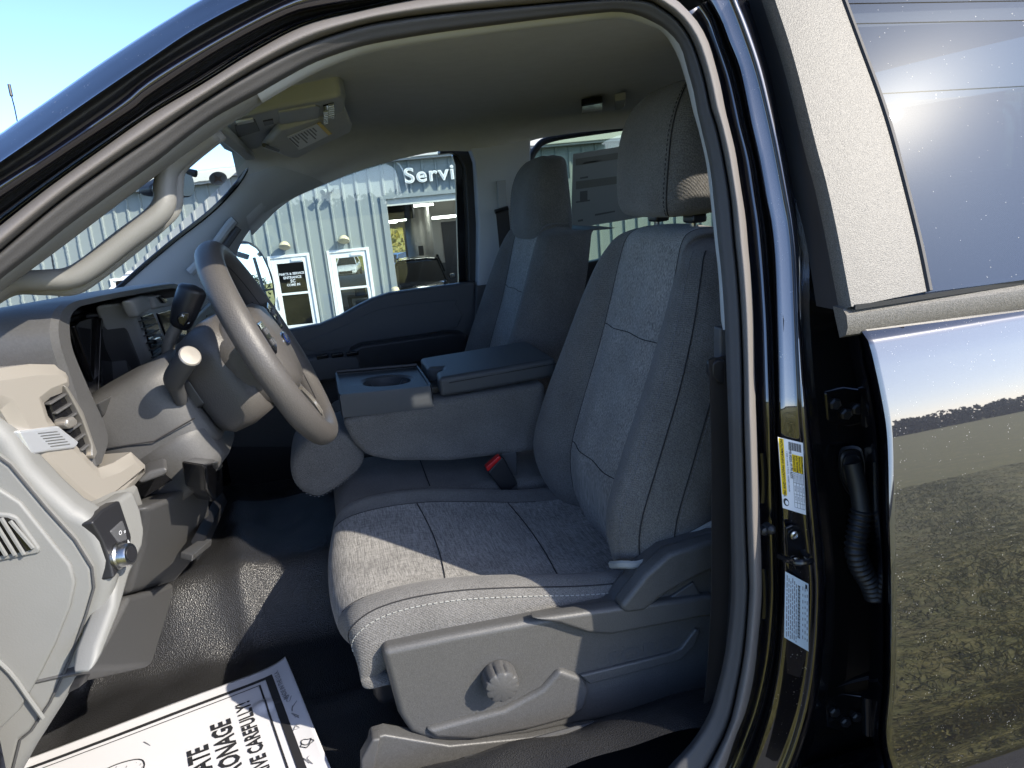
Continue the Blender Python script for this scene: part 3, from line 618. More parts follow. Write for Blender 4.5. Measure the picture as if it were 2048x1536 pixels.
g0 = [q+(q-p)*.005 for p, q in zip(PT, PT2)]
B().loft([g0]+[[p+V((d_, -.0706*d_, 0)) for p in g0] for d_ in (.15, .4, .8, 1.1)], closed=False, caps=False).obj('window_glass', 'glass_tint', door, ang=80)
bt = [UP(a_, b_, GL0, GN) for a_, b_ in ((1690, 620), (1845, 585), (2048, 549))]
x0b = bt[0].x-.004
prof = [(1.583, -.918), (1.582, -.936), (1.575, -.943), (1.560, -.946), (1.550, -.943), (1.545, -.932)]
bz = bt[0].z
B().loft([[V((x, y-.022-.03*(x-x0b), z-1.580+bz)) for z, y in prof] for x in (x0b, x0b+.3, x0b+1.5)], closed=True).obj('belt_moulding', 'textured_trim', door, ang=30)
B().box((x0b+.76, -.962, bz+.004), (1.5, .012, .006)).obj('belt_seal', 'rubber', door)
BELTZ = bz

# ================================================================== seats
def ctl(name, pts, nu): return cr(pts, nu)
def stitches(name, path, parent, step=.0075, ln=.0042, r=.0008, m='stitch'):
    p = resample(path, max(2, int(sum((b_-a_).length for a_, b_ in zip(path, path[1:]))/step))); b = B()
    for a_, c_ in zip(p, p[1:]):
        t = (c_-a_).normalized(); b.tube([a_, a_+t*ln], r, 5)
    return b.obj(name, m, parent)
def seat(root, cy, s, dz_head, near):
    """s=+1: outer side towards -y (driver). lateral w>0 = outer side"""
    def P(x, w_, z): return V((x, cy-s*w_, z))
    NU, NV = 5, 4
    # ---- backrest: rows by height, columns round the front from the inner rear edge to the outer rear edge
    RW = [(1.045, .475, .232, .118, .025, 0), (1.10, .462, .250, .124, .042, 0), (1.18, .464, .262, .130, .054, 0), (1.28, .497, .263, .132, .052, 0), (1.40, .543, .254, .131, .044, 0),
          (1.50, .575, .240, .128, .034, .004), (1.58, .597, .220, .123, .022, .012), (1.625, .612, .200, .117, .012, .022), (1.643, .630, .182, .110, .004, .03), (1.649, .660, .170, .104, .0, .034), (1.646, .700, .168, .10, .0, .036)]
    rows = []
    for z, xf, hw, iw, br, dp in RW:
        half = [(hw-.02, .135, dp), (hw, .10, dp), (hw+.003, .05, dp*.95), (hw-.006, .008-br*.35, dp*.85), (hw-.036, -br*.98, dp*.6), (iw+.035, -br*.55-.004, dp*.3), (iw, .004, dp*.12)]
        left = [P(xf+dx, -w_, z-d_) for w_, dx, d_ in half]; right = [P(xf+dx, w_, z-d_) for w_, dx, d_ in reversed(half)]
        mid = [P(xf-.004, -iw*.5, z), P(xf-.001, 0, z+.002), P(xf-.004, iw*.5, z)]
        rows.append(left+mid+right)
    G = gridpts(rows, NU, NV); nc = len(G[0])
    def cut(nm, c0, c1, m, **k): return B().loft([r[c0*NU:c1*NU+1] for r in G], closed=False, caps=False).obj(nm, m, root, ang=0, **k)
    cut('backrest_insert', 6, 10, 'cloth_heather')
    cut('backrest_bolster', 3, 6, 'cloth_twill'); cut('backrest_bolster', 10, 13, 'cloth_twill')
    cut('backrest_side', 0, 3, 'cloth_twill'); cut('backrest_side', 13, 16, 'cloth_twill')
    B().loft([[r[0], r[0].lerp(r[-1], .5)+V((.015, 0, 0)), r[-1]] for r in G], closed=False, caps=False).obj('backrest_rear', 'plastic_dark', root)
    def col(c): return [r[c*NU] for r in G]
    off = V((-.0005, 0, 0))
    for c in (6, 10): B().tube([p+off for p in col(c)[4:]], .0007, 6).obj('seam', 'seam', root)
    oc = 13; pts = [p+V((-.0012, s*-.001, 0)) for p in col(oc)[3:-10]]
    B().tube(pts, .0012, 6).obj('seam', 'seam', root)
    if near:
        side = [r[13*NU-3]+V((-.0012, -.0006*s, 0)) for r in G][3:-10]; stitches('stitching', side, root)
        s2 = [r[14*NU]+V((-.0004, -.0015*s, 0)) for r in G][3:-14]; B().tube(s2, .0012, 6).obj('seam', 'seam', root)
        stitches('stitching', [p+V((.006, -.0004*s, 0)) for p in s2], root)
    def rowat(z): return min(range(len(G)), key=lambda i: abs(G[i][8*NU].z-z))
    for z in (1.455, 1.215):
        B().tube([p+V((-.0006, 0, 0)) for p in G[rowat(z)][6*NU:10*NU+1]], .0009, 6).obj('seam', 'seam', root)
    if near:   # folded cloth edge under the side
        e = [P(.405, .23, 1.105), P(.415, .258, 1.118), P(.45, .268, 1.118), P(.52, .268, 1.142), P(.60, .265, 1.165)]
        B().tube(cr(e, 4), .0042, 6, flat=1.6).obj('cloth_edge', 'cloth_light', root)
    # ---- headrest
    H0 = 1.668+dz_head; rings = []
    for q, a_, b_, dx in ((.0, .044, .086, .026), (.004, .060, .106, .025), (.014, .070, .122, .022), (.04, .075, .131, .017), (.09, .072, .1365, .008), (.14, .066, .136, .001), (.18, .057, .131, 0), (.205, .048, .120, .004), (.222, .034, .098, .008), (.230, .014, .05, .010)):
        z = H0+q; xc = .632+q*.20+dx; ring = []
        for k in range(48):
            t = 2*pi*k/48; c_, s_ = cos(t), sin(t); n = 3.2
            ring.append(P(xc+a_*math.copysign(abs(c_)**(2/n), c_), b_*math.copysign(abs(s_)**(2/n), s_), z+(.004*(1-abs(s_)**2) if q > .1 else 0)))
        rings.append(ring)
    hd = B(); cols = [cr([r[i] for r in rings], 3) for i in range(48)]
    hr = hd.loft([[c[j] for c in cols] for j in range(len(cols[0]))]).obj('headrest', 'cloth_twill', root, ang=0)
    sm_ = [c for i, c in enumerate(cols) if i == 17][0] if s > 0 else cols[17]
    sd_ = [p+V((-.0008, -s*.0006, 0)) for p in cols[18][3:-3]]
    B().tube(sd_, .0012, 6).obj('seam', 'seam', hr); stitches('stitching', [p+V((.0, -s*.006, 0)) for p in cols[19][3:-3]], hr, m='seam' if near else 'stitch')
    for w_ in (-.072, .072):
        B().cyl(P(.668, w_, H0-.05), P(.66, w_, H0+.03), .0065, 10).obj('headrest_post', 'steel', root)
        B().box(P(.668, w_, 1.662), (.03, .04, .016)).obj('post_sleeve', 'plastic_black', root, bevel=.005)
    # ---- cushion
    RX = [(.06, 1.00, 1.0), (-.02, 1.005, 1.0), (-.055, 1.035, .8), (-.066, 1.066, .45), (-.056, 1.092, .5), (-.02, 1.110, .9), (.06, 1.1155, 1), (.15, 1.108, 1), (.25, 1.088, 1), (.35, 1.066, 1), (.43, 1.055, 1), (.50, 1.055, 1)]
    rows = []
    for i, (x, z, k_) in enumerate(RX):
        fw = 1-.03*(i < 4)
        cp = [(-.235, -.10, 0), (-.252, -.055, 0), (-.245, -.006, .004), (-.215, .012, .004), (-.175, -.001, 0), (-.09, -.007, -.004), (0, -.010, -.006), (.09, -.007, -.004), (.172, .002, 0), (.212, .026, .004), (.246, .020, .006), (.264, -.012, .008), (.264, -.052, .01), (.248, -.085, .014)]
        if i < 4: cp = [(w_*fw, d_*(.15+.28*i) if abs(w_) > .2 else d_*.6, e_) for w_, d_, e_ in cp]
        rows.append([P(x+e_*(1 if i < 7 else 0)+(.02*(abs(w_)/.25)**3 if i < 6 else 0), w_, max(z+d_, 1.0)) for w_, d_, e_ in cp])
    C = gridpts(rows, NU, NV)
    def cutc(nm, c0, c1, m, r0=0, r1=None): return B().loft([r[c0*NU:c1*NU+1] for r in C[r0:r1]], closed=False, caps=False).obj(nm, m, root, ang=0)
    cutc('cushion_insert', 4, 8, 'cloth_heather_flat'); cutc('cushion_bolster', 2, 4, 'cloth_twill'); cutc('cushion_bolster', 8, 10, 'cloth_twill'); cutc('cushion_side', 0, 2, 'cloth_twill'); cutc('cushion_side', 10, 13, 'cloth_twill')
    for c in (4, 8): B().tube([r[c*NU]+V((0, 0, .0004)) for r in C[16:-6]], .0007, 6).obj('seam', 'seam', root)
    B().tube([r[10*NU]+V((0, 0, .0006)) for r in C[10:-4]], .0012, 6).obj('seam', 'seam', root)
    if near: stitches('stitching', [r[10*NU+2]+V((0, -s*.0012, .0002)) for r in C[8:-4]], root, step=.009, ln=.006, r=.0010, m='cloth_light')
    def rowx(x): return min(range(16, len(C)), key=lambda i: abs(C[i][6*NU].x-x))
    for x in (.135, .33):
        i = rowx(x); B().tube([p+V((.012*sin(j*pi/20), 0, .0004)) for j, p in enumerate(C[i][4*NU:8*NU+1])], .001, 6).obj('seam', 'seam', root)
    B().box(P(.22, 0, .965), (.48, .42, .09)).obj('seat_frame', 'plastic_black', root, bevel=.02)
    return root
ds = empty('driver_seat', (0, 0, 0), truck); seat(ds, -.425, 1, 0, True)
ps = empty('passenger_seat', (0, 0, 0), truck); seat(ps, .40, -1, -.074, False)
# ---- driver seat side shield with recliner lever, height knob and track
YS = -.715
sh = panel('side_shield', [(762, 1302), (900, 1272), (1060, 1242), (1228, 1213), (1246, 1192), (1290, 1140), (1330, 1100), (1425, 1066), (1470, 1060), (1470, 1330), (1410, 1392), (1300, 1425), (1150, 1452), (1060, 1472), (950, 1490), (865, 1486), (820, 1468), (797, 1432)], 'plastic_seat', ds, y=YS, vec=(0, .05, 0), bevel=.012, seg=3)
def raised(nm, px, h, m='plastic_seat', bev=.006, base=YS, par=None):
    p = [U(a_, b_, y=base-h) for a_, b_ in px]; return B().prism(p, (0, h+.012, 0)).obj(nm, m, par or ds, bevel=bev, seg=3)
raised('recliner_lever', [(1240, 1216), (1292, 1150), (1340, 1108), (1425, 1082), (1450, 1078), (1450, 1130), (1386, 1160), (1330, 1192), (1290, 1224), (1252, 1229)], .022, bev=.010)
raised('lever_recess', [(1300, 1222), (1388, 1164), (1412, 1210), (1400, 1216)], .005, 'plastic_dark', .003)
raised('shield_ridge', [(1062, 1240), (1230, 1216), (1430, 1192), (1430, 1232), (1330, 1252), (1222, 1272), (1175, 1268), (1120, 1250)], .016, bev=.009)
raised('shield_ledge', [(1160, 1352), (1340, 1308), (1362, 1298), (1392, 1258), (1402, 1262), (1388, 1296), (1362, 1322), (1180, 1370)], .007, bev=.004)
raised('lower_bulge', [(850, 1462), (1010, 1420), (1085, 1380), (1120, 1340), (1165, 1356), (1180, 1380), (1172, 1420), (1140, 1440), (1060, 1462), (950, 1482), (870, 1479)], .010, bev=.009)
text('embossed_lettering', 'FORD', 'plastic_dark', ds, U(1285, 1303, y=YS-.0005), (1, 0, .02), (0, 0, 1), .036, bold=.01, sx=1.35, depth=.001)
kc = U(996, 1352, y=YS-.002); kn = B(); prof = []
for h, base in ((0, .0285), (.008, .0288), (.010, .0285), (.026, .0280), (.030, .0262), (.032, .021), (.033, .001)):
    ring = []
    for k in range(80):
        t = 2*pi*k/80; r_ = base-(.0028*max(0, cos(10*t))**3 if .007 < h < .031 and base > .025 else 0)
        ring.append(kc+V((cos(t)*r_, -h, sin(t)*r_)))
    prof.append(ring)
kn.loft(prof).obj('height_knob', 'plastic_mid', ds, ang=40)
panel('seat_track', [(742, 1478), (770, 1470), (900, 1492), (1060, 1476), (1200, 1448), (1400, 1392), (1400, 1412), (1180, 1470), (1000, 1520), (870, 1560), (722, 1570)], 'plastic_seat', ds, y=-.725, vec=(0, .03, 0), bevel=.004)
for dy_, m in ((0, 'plastic_dark'), (14, 'plastic_seat')):
    B().tube([U(a_, b_+dy_, y=-.735) for a_, b_ in ((930, 1520), (1100, 1472), (1250, 1432), (1400, 1395))], .005, 8).obj('track_rail', m, ds)
raised('track_end', [(722, 1520), (745, 1480), (762, 1478), (745, 1560), (722, 1560)], .012, 'plastic_mid', .004, base=-.722)
# ---- seat belt of the driver along the pillar, and guide
bl = [U(1437, 715, y=-.80), U(1441, 850, y=-.80), U(1442, 1011, y=-.80), U(1440, 1200, y=-.80), U(1430, 1353, y=-.80), U(1418, 1440, y=-.80)]
b = B(); wv = V((.019, .006, 0)); pts = cr(bl, 5)
b.loft([[p-wv, p+wv, p+wv+V((.0, .0015, 0)), p-wv+V((0, .0015, 0))] for p in pts]).obj('seat_belt', 'belt', truck)
panel('belt_guide', [(1424, 728), (1436, 718), (1452, 720), (1452, 770), (1436, 768), (1424, 752)], 'plastic_black', truck, y=-.805, vec=(0, .02, 0), bevel=.004)
panel('pillar_lower_trim', [(1440, 655), (1475, 655), (1490, 900), (1492, 1200), (1440, 1420), (1425, 1410), (1440, 1100)], 'plastic_dark', truck, y=-.79, vec=(0, .02, 0), bevel=.004)

# ================================================================== centre seat with fold-down console
cs = empty('centre_console', (0, 0, 0), truck)
Y0, Y1 = -.135, .095
panel('console_body', [(684, 838), (770, 822), (868, 802), (1000, 781), (1092, 766), (1092, 900), (1020, 910), (900, 924), (790, 924), (736, 914), (708, 888), (692, 858)], 'cloth_twill', cs, y=Y0, vec=(0, Y1-Y0, 0), bevel=.016, seg=4)
tz = U(680, 790, y=Y0); tz2 = U(866, 772, y=Y0); tb = U(690, 832, y=Y0)
xa, xb, za = tz.x-.004, tz2.x, (tz.z+tz2.z)/2
zt = lambda x: tz.z+(tz2.z-tz.z)*(x-tz.x)/(tz2.x-tz.x)
hole = V(((xa+xb)/2+.012, (Y0+Y1)/2-.002)); hr_ = .050
def tray():
    b = B(); n = 48; circ = []; rect = []
    for k in range(n):
        t = 2*pi*k/n; circ.append((hole.x+hr_*cos(t)*1.12, hole.y+hr_*sin(t)))
        c_, s_ = cos(t), sin(t); q = min((xb-hole.x if c_ > 0 else hole.x-xa)/max(1e-6, abs(c_)), (Y1-hole.y if s_ > 0 else hole.y-Y0)/max(1e-6, abs(s_))); rect.append((hole.x+c_*q, hole.y+s_*q))
    inset = [(hole.x+(x-hole.x)*.93, hole.y+(y-hole.y)*.93) for x, y in rect]
    r = lambda pts, dz: [V((x, y, zt(x)+dz)) for x, y in pts]
    b.loft([r(rect, -.052), r(rect, -.006), r([(hole.x+(x-hole.x)*.985, hole.y+(y-hole.y)*.985) for x, y in rect], 0), r(inset, 0), r(inset, -.004), r([(hole.x+(x-hole.x)*1.15, hole.y+(y-hole.y)*1.15) for x, y in circ], -.004), r(circ, -.008), r([(hole.x+(x-hole.x)*.86, hole.y+(y-hole.y)*.86) for x, y in circ], -.075), r([(hole.x+(x-hole.x)*.3, hole.y+(y-hole.y)*.3) for x, y in circ], -.078)], caps=False)
    return b.obj('cup_tray', 'vinyl_arm', cs, ang=25)
tr_ = tray()
for a_ in (.5, 2.6, 4.3):
    c = V((hole.x+hr_*1.0*cos(a_), hole.y+hr_*.9*sin(a_), zt(hole.x)-.02)); B().tube([c, c+V((-cos(a_)*.018, -sin(a_)*.018, -.01))], [.010, .004], 8).obj('cup_grip', 'rubber_soft', tr_)
B().tube([V((xa+.006, Y1-.012, zt(xa)+.004)), V((xb-.006, Y1-.012, zt(xb)+.004))], .005, 8).obj('tray_rail', 'plastic_black', tr_)
# armrest lid with latch notch
lx0, lx1 = xb+.006, .50; LZ = U(872, 798, y=Y0).z
top = [(lx0, .10), (lx0, -.02), (lx0+.035, -.035), (lx0+.03, -.065), (lx0+.012, -.075), (lx0+.008, Y0-.004), (lx0+.14, Y0-.006), (lx1, Y0-.002), (lx1, .10)]
B().prism([V((x, y, LZ+.002+(x-lx0)*.02)) for x, y in top], (0, 0, .046)).obj('armrest_lid', 'vinyl_arm', cs, bevel=.010, seg=4)
B().box((lx0+.02, -.05, LZ+.005), (.05, .06, .02)).obj('lid_latch', 'plastic_black', cs, bevel=.004)
B().tube([V((lx0+.03, Y0-.0062, LZ+.034)), V((lx1, Y0-.0042, LZ+.040))], .0009, 5).obj('seam', 'seam', cs)
# centre headrest pad, folded forward
po = [(580, 935), (592, 902), (622, 876), (690, 866), (722, 886), (728, 925), (700, 958), (645, 994), (612, 990), (588, 968)]
pp = cr([U(a_, b_, y=-.11) for a_, b_ in po], 5, True); cen = sum(pp, V())/len(pp)
rings = [[cen.lerp(p, k_)+V((0, d_, 0)) for p in pp] for k_, d_ in ((.3, -.010), (.75, -.006), (.92, 0), (.985, .014), (1, .04), (1.0, .14), (.98, .18), (.9, .2), (.5, .206))]
B().loft(rings).obj('centre_headrest', 'cloth_twill', cs, ang=0)
stitches('stitching', [cen.lerp(p, .945)+V((0, -.002, 0)) for p in pp[25:50]]+[cen.lerp(pp[0], .945)], cs, step=.009)
# centre cushion
B().prism([V((x, -.165, z)) for x, z in ((-.02, 1.0), (-.05, 1.04), (-.045, 1.085), (-.01, 1.105), (.1, 1.108), (.3, 1.085), (.48, 1.075), (.48, 1.0))], (0, .29, 0)).obj('centre_cushion', 'cloth_twill', cs, bevel=.02, seg=4)
B().tube([V((.17, -.15, 1.103)), V((.175, .12, 1.103))], .0013, 6).obj('seam', 'seam', cs)
# buckle of the driver belt
bk = empty('belt_buckle', (0, 0, 0), truck)
pl_ = (V((0, -.175, 0)), V((0, 1, 0)))
panel('buckle_body', [(976, 945), (1004, 914), (1008, 916), (1036, 968), (1014, 988), (1004, 982)], 'plastic_black', bk, y=-.172, vec=(0, .022, 0), bevel=.004)
panel('release_button', [(972, 935), (999, 911), (1003, 917), (976, 944)], 'red', bk, y=-.174, vec=(0, .018, 0), bevel=.002)
panel('buckle_stalk', [(1012, 978), (1030, 964), (1050, 1005), (1035, 1015)], 'plastic_dark', bk, y=-.168, vec=(0, .012, 0), bevel=.002)
panel('buckle_body', [(1000, 908), (1034, 902), (1036, 960), (1030, 962)], 'plastic_dark', bk, y=-.13, vec=(0, .022, 0), bevel=.004)

# ================================================================== cabin lining
WT = [(430, 640), (446, 590), (470, 520), (492, 470), (525, 437), (570, 404), (640, 372), (720, 340), (800, 318), (870, 304), (905, 299), (925, 306), (940, 330)]     # top edge of the far front window
def zfar(x):
    pts = [U(a_, b_, y=.80) for a_, b_ in ((570, 404), (640, 372), (720, 340), (800, 318), (870, 304), (905, 299))]+[V((.60, .8, 1.875)), V((.72, .8, 1.885)), U(1085, 275, y=.80), U(1210, 258, y=.80), V((1.6, .8, 1.90)), V((2.2, .8, 1.86))]
    if x <= pts[0].x: return pts[0].z+(x-pts[0].x)*.8
    for a_, b_ in zip(pts, pts[1:]):
        if x <= b_.x: return a_.z+(b_.z-a_.z)*(x-a_.x)/(b_.x-a_.x)
    return pts[-1].z
def znear(x):
    pts = [US(a_, b_, -.82) for a_, b_ in R7[:14]]
    if x <= pts[0].x: return pts[0].z+(x-pts[0].x)*.5
    for a_, b_ in zip(pts, pts[1:]):
        if x <= b_.x: return a_.z+(b_.z-a_.z)*(x-a_.x)/(b_.x-a_.x)
    return pts[-1].z
hl = []
for x in (-.19, -.15, -.10, -.04, .02, .06, .10, .14, .22, .32, .45, .58, .70, .80, .95, 1.15, 1.4, 1.7):
    zc = 1.985 if x > .14 else 1.985-.05*((.14-x)/.33)**1.5
    zf, zn = zfar(x), znear(x)+.012
    zf2 = min(zc-.03, zf+.045)
    row = [(-.745, zn), (-.72, zn+.018), (-.62, (zn+.018)*.45+zc*.55), (-.35, zc-.004), (0, zc), (.35, zc-.004), (.60, zc-.016), (.72, zf2+.012), (.775, zf2-.02), (.800, zf)]
    hl.append([V((x, y, z)) for y, z in row])
grid('headliner', hl, 'headliner', truck, nu=3, nv=3, ang=0)
# roof outer shell so that no light leaks in
B().loft([[V((x, y, 1.995+.03*cos(y*1.5)-.25*max(0, .12-x))) for y in (-.74, -.5, 0, .5, .80)] for x in (-.15, .12, .5, 1.2, 1.9)], closed=False, caps=False).obj('roof_panel', 'paint', body)
# far A-pillar trim with grab handle
ws = [(505, 322), (495, 338), (470, 375), (420, 425), (350, 480), (290, 530), (225, 588)]
wi = [(650, 368), (575, 402), (525, 437), (492, 470), (470, 515), (450, 560), (430, 610)]
a1 = [U(a_, b_, y=.66) for a_, b_ in ws]; a2 = [U(a_, b_, y=.80) for a_, b_ in wi]
grid('pillar_trim', [a1, [p.lerp(q, .3)+V((.02, -.02, 0)) for p, q in zip(a1, a2)], [p.lerp(q, .7)+V((.02, -.02, 0)) for p, q in zip(a1, a2)], a2], 'trim_lit', truck, nu=4, nv=3, ang=0)
B().tube(cr([U(a_, b_, y=.66) for a_, b_ in ((380, 545), (400, 525), (430, 490), (458, 452), (470, 440))], 4), .014, 10, flat=1.0).obj('grab_handle', 'trim_grey', truck)
B().tube(cr([U(a_, b_, y=.672) for a_, b_ in ((410, 545), (430, 520), (455, 485), (476, 455))], 4), .012, 8).obj('handle_recess', 'plastic_dark', truck)
# windscreen
def wave_glass():
    m = bpy.data.materials.new('windscreen'); m.use_nodes = True; N = m.node_tree.nodes; L = m.node_tree.links; N.remove(N['Principled BSDF'])
    rf = N.new('ShaderNodeBsdfRefraction'); rf.inputs['IOR'].default_value = 1.0018; rf.inputs['Roughness'].default_value = 0; rf.inputs[0].default_value = (.87, .93, .9, 1)
    gl = N.new('ShaderNodeBsdfGlossy'); gl.inputs['Roughness'].default_value = .01; fr_ = N.new('ShaderNodeFresnel'); fr_.inputs[0].default_value = 1.35
    k_ = N.new('ShaderNodeMath'); k_.operation = 'MULTIPLY'; k_.inputs[1].default_value = .12; L.new(fr_.outputs[0], k_.inputs[0])
    mx = N.new('ShaderNodeMixShader'); L.new(k_.outputs[0], mx.inputs[0]); L.new(rf.outputs[0], mx.inputs[1]); L.new(gl.outputs[0], mx.inputs[2]); L.new(mx.outputs[0], N['Material Output'].inputs[0])
    tc = N.new('ShaderNodeTexCoord'); mp = N.new('ShaderNodeMapping'); mp.inputs['Scale'].default_value = (1, .5, 1.6); L.new(tc.outputs['Object'], mp.inputs[0])
    n = N.new('ShaderNodeTexNoise'); n.inputs['Scale'].default_value = 26; n.inputs['Detail'].default_value = 1; L.new(mp.outputs[0], n.inputs['Vector'])
    bp = N.new('ShaderNodeBump'); bp.inputs['Strength'].default_value = 1; bp.inputs['Distance'].default_value = .0012; L.new(n.outputs['Fac'], bp.inputs['Height']); L.new(bp.outputs[0], rf.inputs['Normal'])
    M['windscreen'] = m
wave_glass()
WSL = .727
def wsz(x): return 1.895+(x+.15)*WSL
B().loft([[V((x, y, wsz(x)+.045-.045*(y/.66)**2)) for y in (-.745, -.6, -.3, 0, .3, .5, .66)] for x in (-.15, -.4, -.7, -.95)], closed=False, caps=False).obj('windscreen', 'windscreen', truck)
wso = truck.children[-1] if truck.children[-1].name.startswith('windscreen') else [c for c in truck.children if c.name.startswith('windscreen')][-1]
if wso.data.polygons[0].normal.dot(CAM-wso.data.polygons[0].center) < 0: wso.data.flip_normals()
fe = [U(a_, b_, y=.66) for a_, b_ in ((500, 322), (493, 338), (470, 373), (420, 424), (350, 479), (290, 529), (230, 582))]
B().tube(cr(fe, 4), .007, 6).obj('windscreen_border', 'gloss_black', truck)
B().box((-.145, 0, 1.905), (.03, 1.3, .02)).obj('windscreen_header', 'headliner', truck, bevel=.005)
# inspection sticker on the glass
def wsU(px, py, d=.004): return UP(px, py, (-.15, 0, 1.895+d), (WSL, 0, -1))
sc_ = [wsU(436+18*cos(t), 357+13*sin(t)) for t in [2*pi*k/32 for k in range(32)]]
st_ = B().prism(sc_, (.0005, 0, .0008)).obj('inspection_sticker', mat('sticker_rim', (.42, .45, .5), .5), truck)
B().prism([wsU(436+15*cos(t), 357+10.5*sin(t), -.002) for t in [2*pi*k/32 for k in range(32)]], (.0005, 0, .0005)).obj('sticker_field', mat('sticker_blue', (.26, .30, .38), .5), st_)
B().prism([wsU(a_, b_, -.004) for a_, b_ in ((428, 350), (436, 355), (444, 351), (441, 358), (445, 364), (436, 361), (428, 365), (431, 357))], (.0005, 0, .0005)).obj('sticker_figure', mat('sticker_brown', (.22, .15, .13), .6), st_)
# rear view mirror
rm = empty('rear_view_mirror', (0, 0, 0), truck)
mo = [(300, 372), (340, 348), (356, 340), (375, 343), (385, 352), (390, 372), (387, 388), (378, 394), (350, 392), (310, 388)]
mp_ = cr([U(a_, b_, y=.02) for a_, b_ in mo], 3, True)
B().prism(mp_, (-.03, .03, 0)).obj('mirror_shell', 'plastic_black', rm, bevel=.004)
mc = sum(mp_, V())/len(mp_); B().prism([mc.lerp(p, .93)+V((.0015, -.0015, 0)) for p in mp_], (-.001, .001, 0)).obj('mirror_glass', 'car_glass', rm)
B().tube([mc+V((-.02, .02, 0)), mc+V((-.06, .03, .05)), V((-.22, .02, wsz(-.22)-.01))], .008, 8).obj('mirror_stem', 'plastic_black', rm)
# overhead console, visor
oc = empty('overhead_console', (0, 0, 0), truck); OZ = 1.935
def Z(px, py, z=OZ, sl=.10): return UP(px, py, (0, 0, z), (-sl, 0, 1))
def zpanel(nm, px, m, par, z=OZ, th=.02, bevel=.005, sl=.10, **k): return B().prism([Z(a_, b_, z, sl) for a_, b_ in px], (0, 0, th)).obj(nm, m, par, bevel=bevel, **k)
zpanel('console_shell', [(432, 284), (440, 264), (470, 238), (560, 217), (640, 203), (682, 193), (693, 200), (690, 222), (672, 236), (640, 243), (560, 262), (516, 300), (470, 310), (446, 300)], 'trim_lit', oc, th=.05, bevel=.010)
zpanel('glasses_door', [(556, 226), (632, 213), (640, 216), (638, 244), (562, 260)], 'trim_lit', oc, z=OZ-.004, th=.01, bevel=.003)
zpanel('light_panel', [(469, 252), (510, 240), (520, 262), (476, 276)], 'plastic_dark', oc, z=OZ-.002, th=.01, bevel=.002)
zpanel('map_lamp', [(472, 246), (506, 239), (508, 244), (474, 251)], 'white_label', oc, z=OZ-.004, th=.006, bevel=.001)
zpanel('switch', [(526, 244), (546, 240), (548, 248), (529, 252)], 'plastic_dark', oc, z=OZ-.003, th=.006, bevel=.001)
zpanel('switch_base', [(646, 213), (668, 208), (672, 232), (650, 238)], 'gloss_black', oc, z=OZ-.003, th=.006, bevel=.001)  # dark switch block with steel ribs
for i in range(7):
    zpanel('switch_rib', [(657, 213+i*4.2), (668, 210.5+i*4.2), (668.5, 212.5+i*4.2), (658, 215+i*4.2)], 'steel', oc, z=OZ-.006, th=.004, bevel=0)
    zpanel('switch_rib', [(647, 226+i*3.6), (656, 224+i*3.6), (656.5, 226+i*3.6), (648, 228+i*3.6)], 'steel', oc, z=OZ-.012, th=.004, bevel=0)
vs = empty('sun_visor', (0, 0, 0), truck); VP = ((.04, .35, 1.905), (-.22, .10, 1))
def vpanel(nm, px, m, d=0, th=.022, bevel=.006, par=None):
    q = V(VP[1]).normalized(); return B().prism([UP(a_, b_, V(VP[0])-q*d, VP[1]) for a_, b_ in px], q*th).obj(nm, m, par or vs, bevel=bevel)
vpanel('visor_board', [(528, 300), (560, 262), (600, 250), (660, 232), (692, 220), (706, 255), (703, 264), (640, 294), (598, 316), (582, 318), (556, 308)], 'headliner', bevel=.008)
vl = vpanel('warning_label', [(574, 274), (641, 245), (664, 268), (598, 300)], 'white_label', d=.002, th=.001, bevel=0)
vpanel('label_band', [(634, 248), (641, 245), (664, 268), (657, 271)], 'yellow', d=.003, th=.0008, bevel=0, par=vl)
for i in range(9):
    t = i/9; a_ = V((578, 277.5, 0)).lerp(V((630, 254, 0)), t); b_ = V((598, 296, 0)).lerp(V((650, 273, 0)), t); b_ = a_.lerp(b_, .9-.25*((i*7) % 3))
    vpanel('label_text', [(a_.x, a_.y), (a_.x+2.2, a_.y-1), (b_.x+2.2, b_.y-1), (b_.x, b_.y)], 'ink_grey', d=.003, th=.0006, bevel=0, par=vl)
B().tube([UP(556, 300, VP[0], VP[1]), UP(528, 290, VP[0], VP[1])], .005, 8).obj('visor_rod', 'plastic_dark', vs)
# rear dome lamp and coat hook
zpanel('dome_lamp', [(1163, 213), (1205, 206), (1206, 221), (1162, 228)], 'gloss_black', truck, z=1.955, th=.02, sl=0, bevel=.003)
zpanel('coat_hook', [(1230, 203), (1252, 199), (1250, 213), (1240, 220), (1230, 221)], 'trim_grey', truck, z=1.95, th=.02, sl=0, bevel=.003)
# near A-pillar trim with grab handle
fa = Frame(R6, 0, 10, 40); b6 = fa.on(R6)
LOW = [(-60, 634), (0, 584), (60, 541), (130, 489), (250, 398), (365, 312), (425, 270), (487, 232), (525, 206), (545, 195)]
bl_ = fa.on(LOW)
strip('pillar_trim', [(mix(b6, bl_, -.1), -.862), (mix(b6, bl_, .3), -.856), (mix(b6, bl_, .8), -.838), (bl_, -.80), (mix(b6, bl_, 1.02), -.74)], 'plastic_light', truck)
gh = empty('grab_handle', (0, 0, 0), truck)
hp = cr([US(a_, b_, -.765) for a_, b_ in ((-50, 610), (20, 566), (90, 560), (138, 556), (178, 536), (245, 484), (306, 438), (328, 408), (330, 372), (338, 338), (372, 306), (430, 266))], 6)
b = B(); b.tube(hp, [.011+.003*sin(pi*i/(len(hp)-1)) for i in range(len(hp))], 14, flat=1.3, up=(0, -1, 0)).obj('handle_bar', 'plastic_light', gh, ang=0)
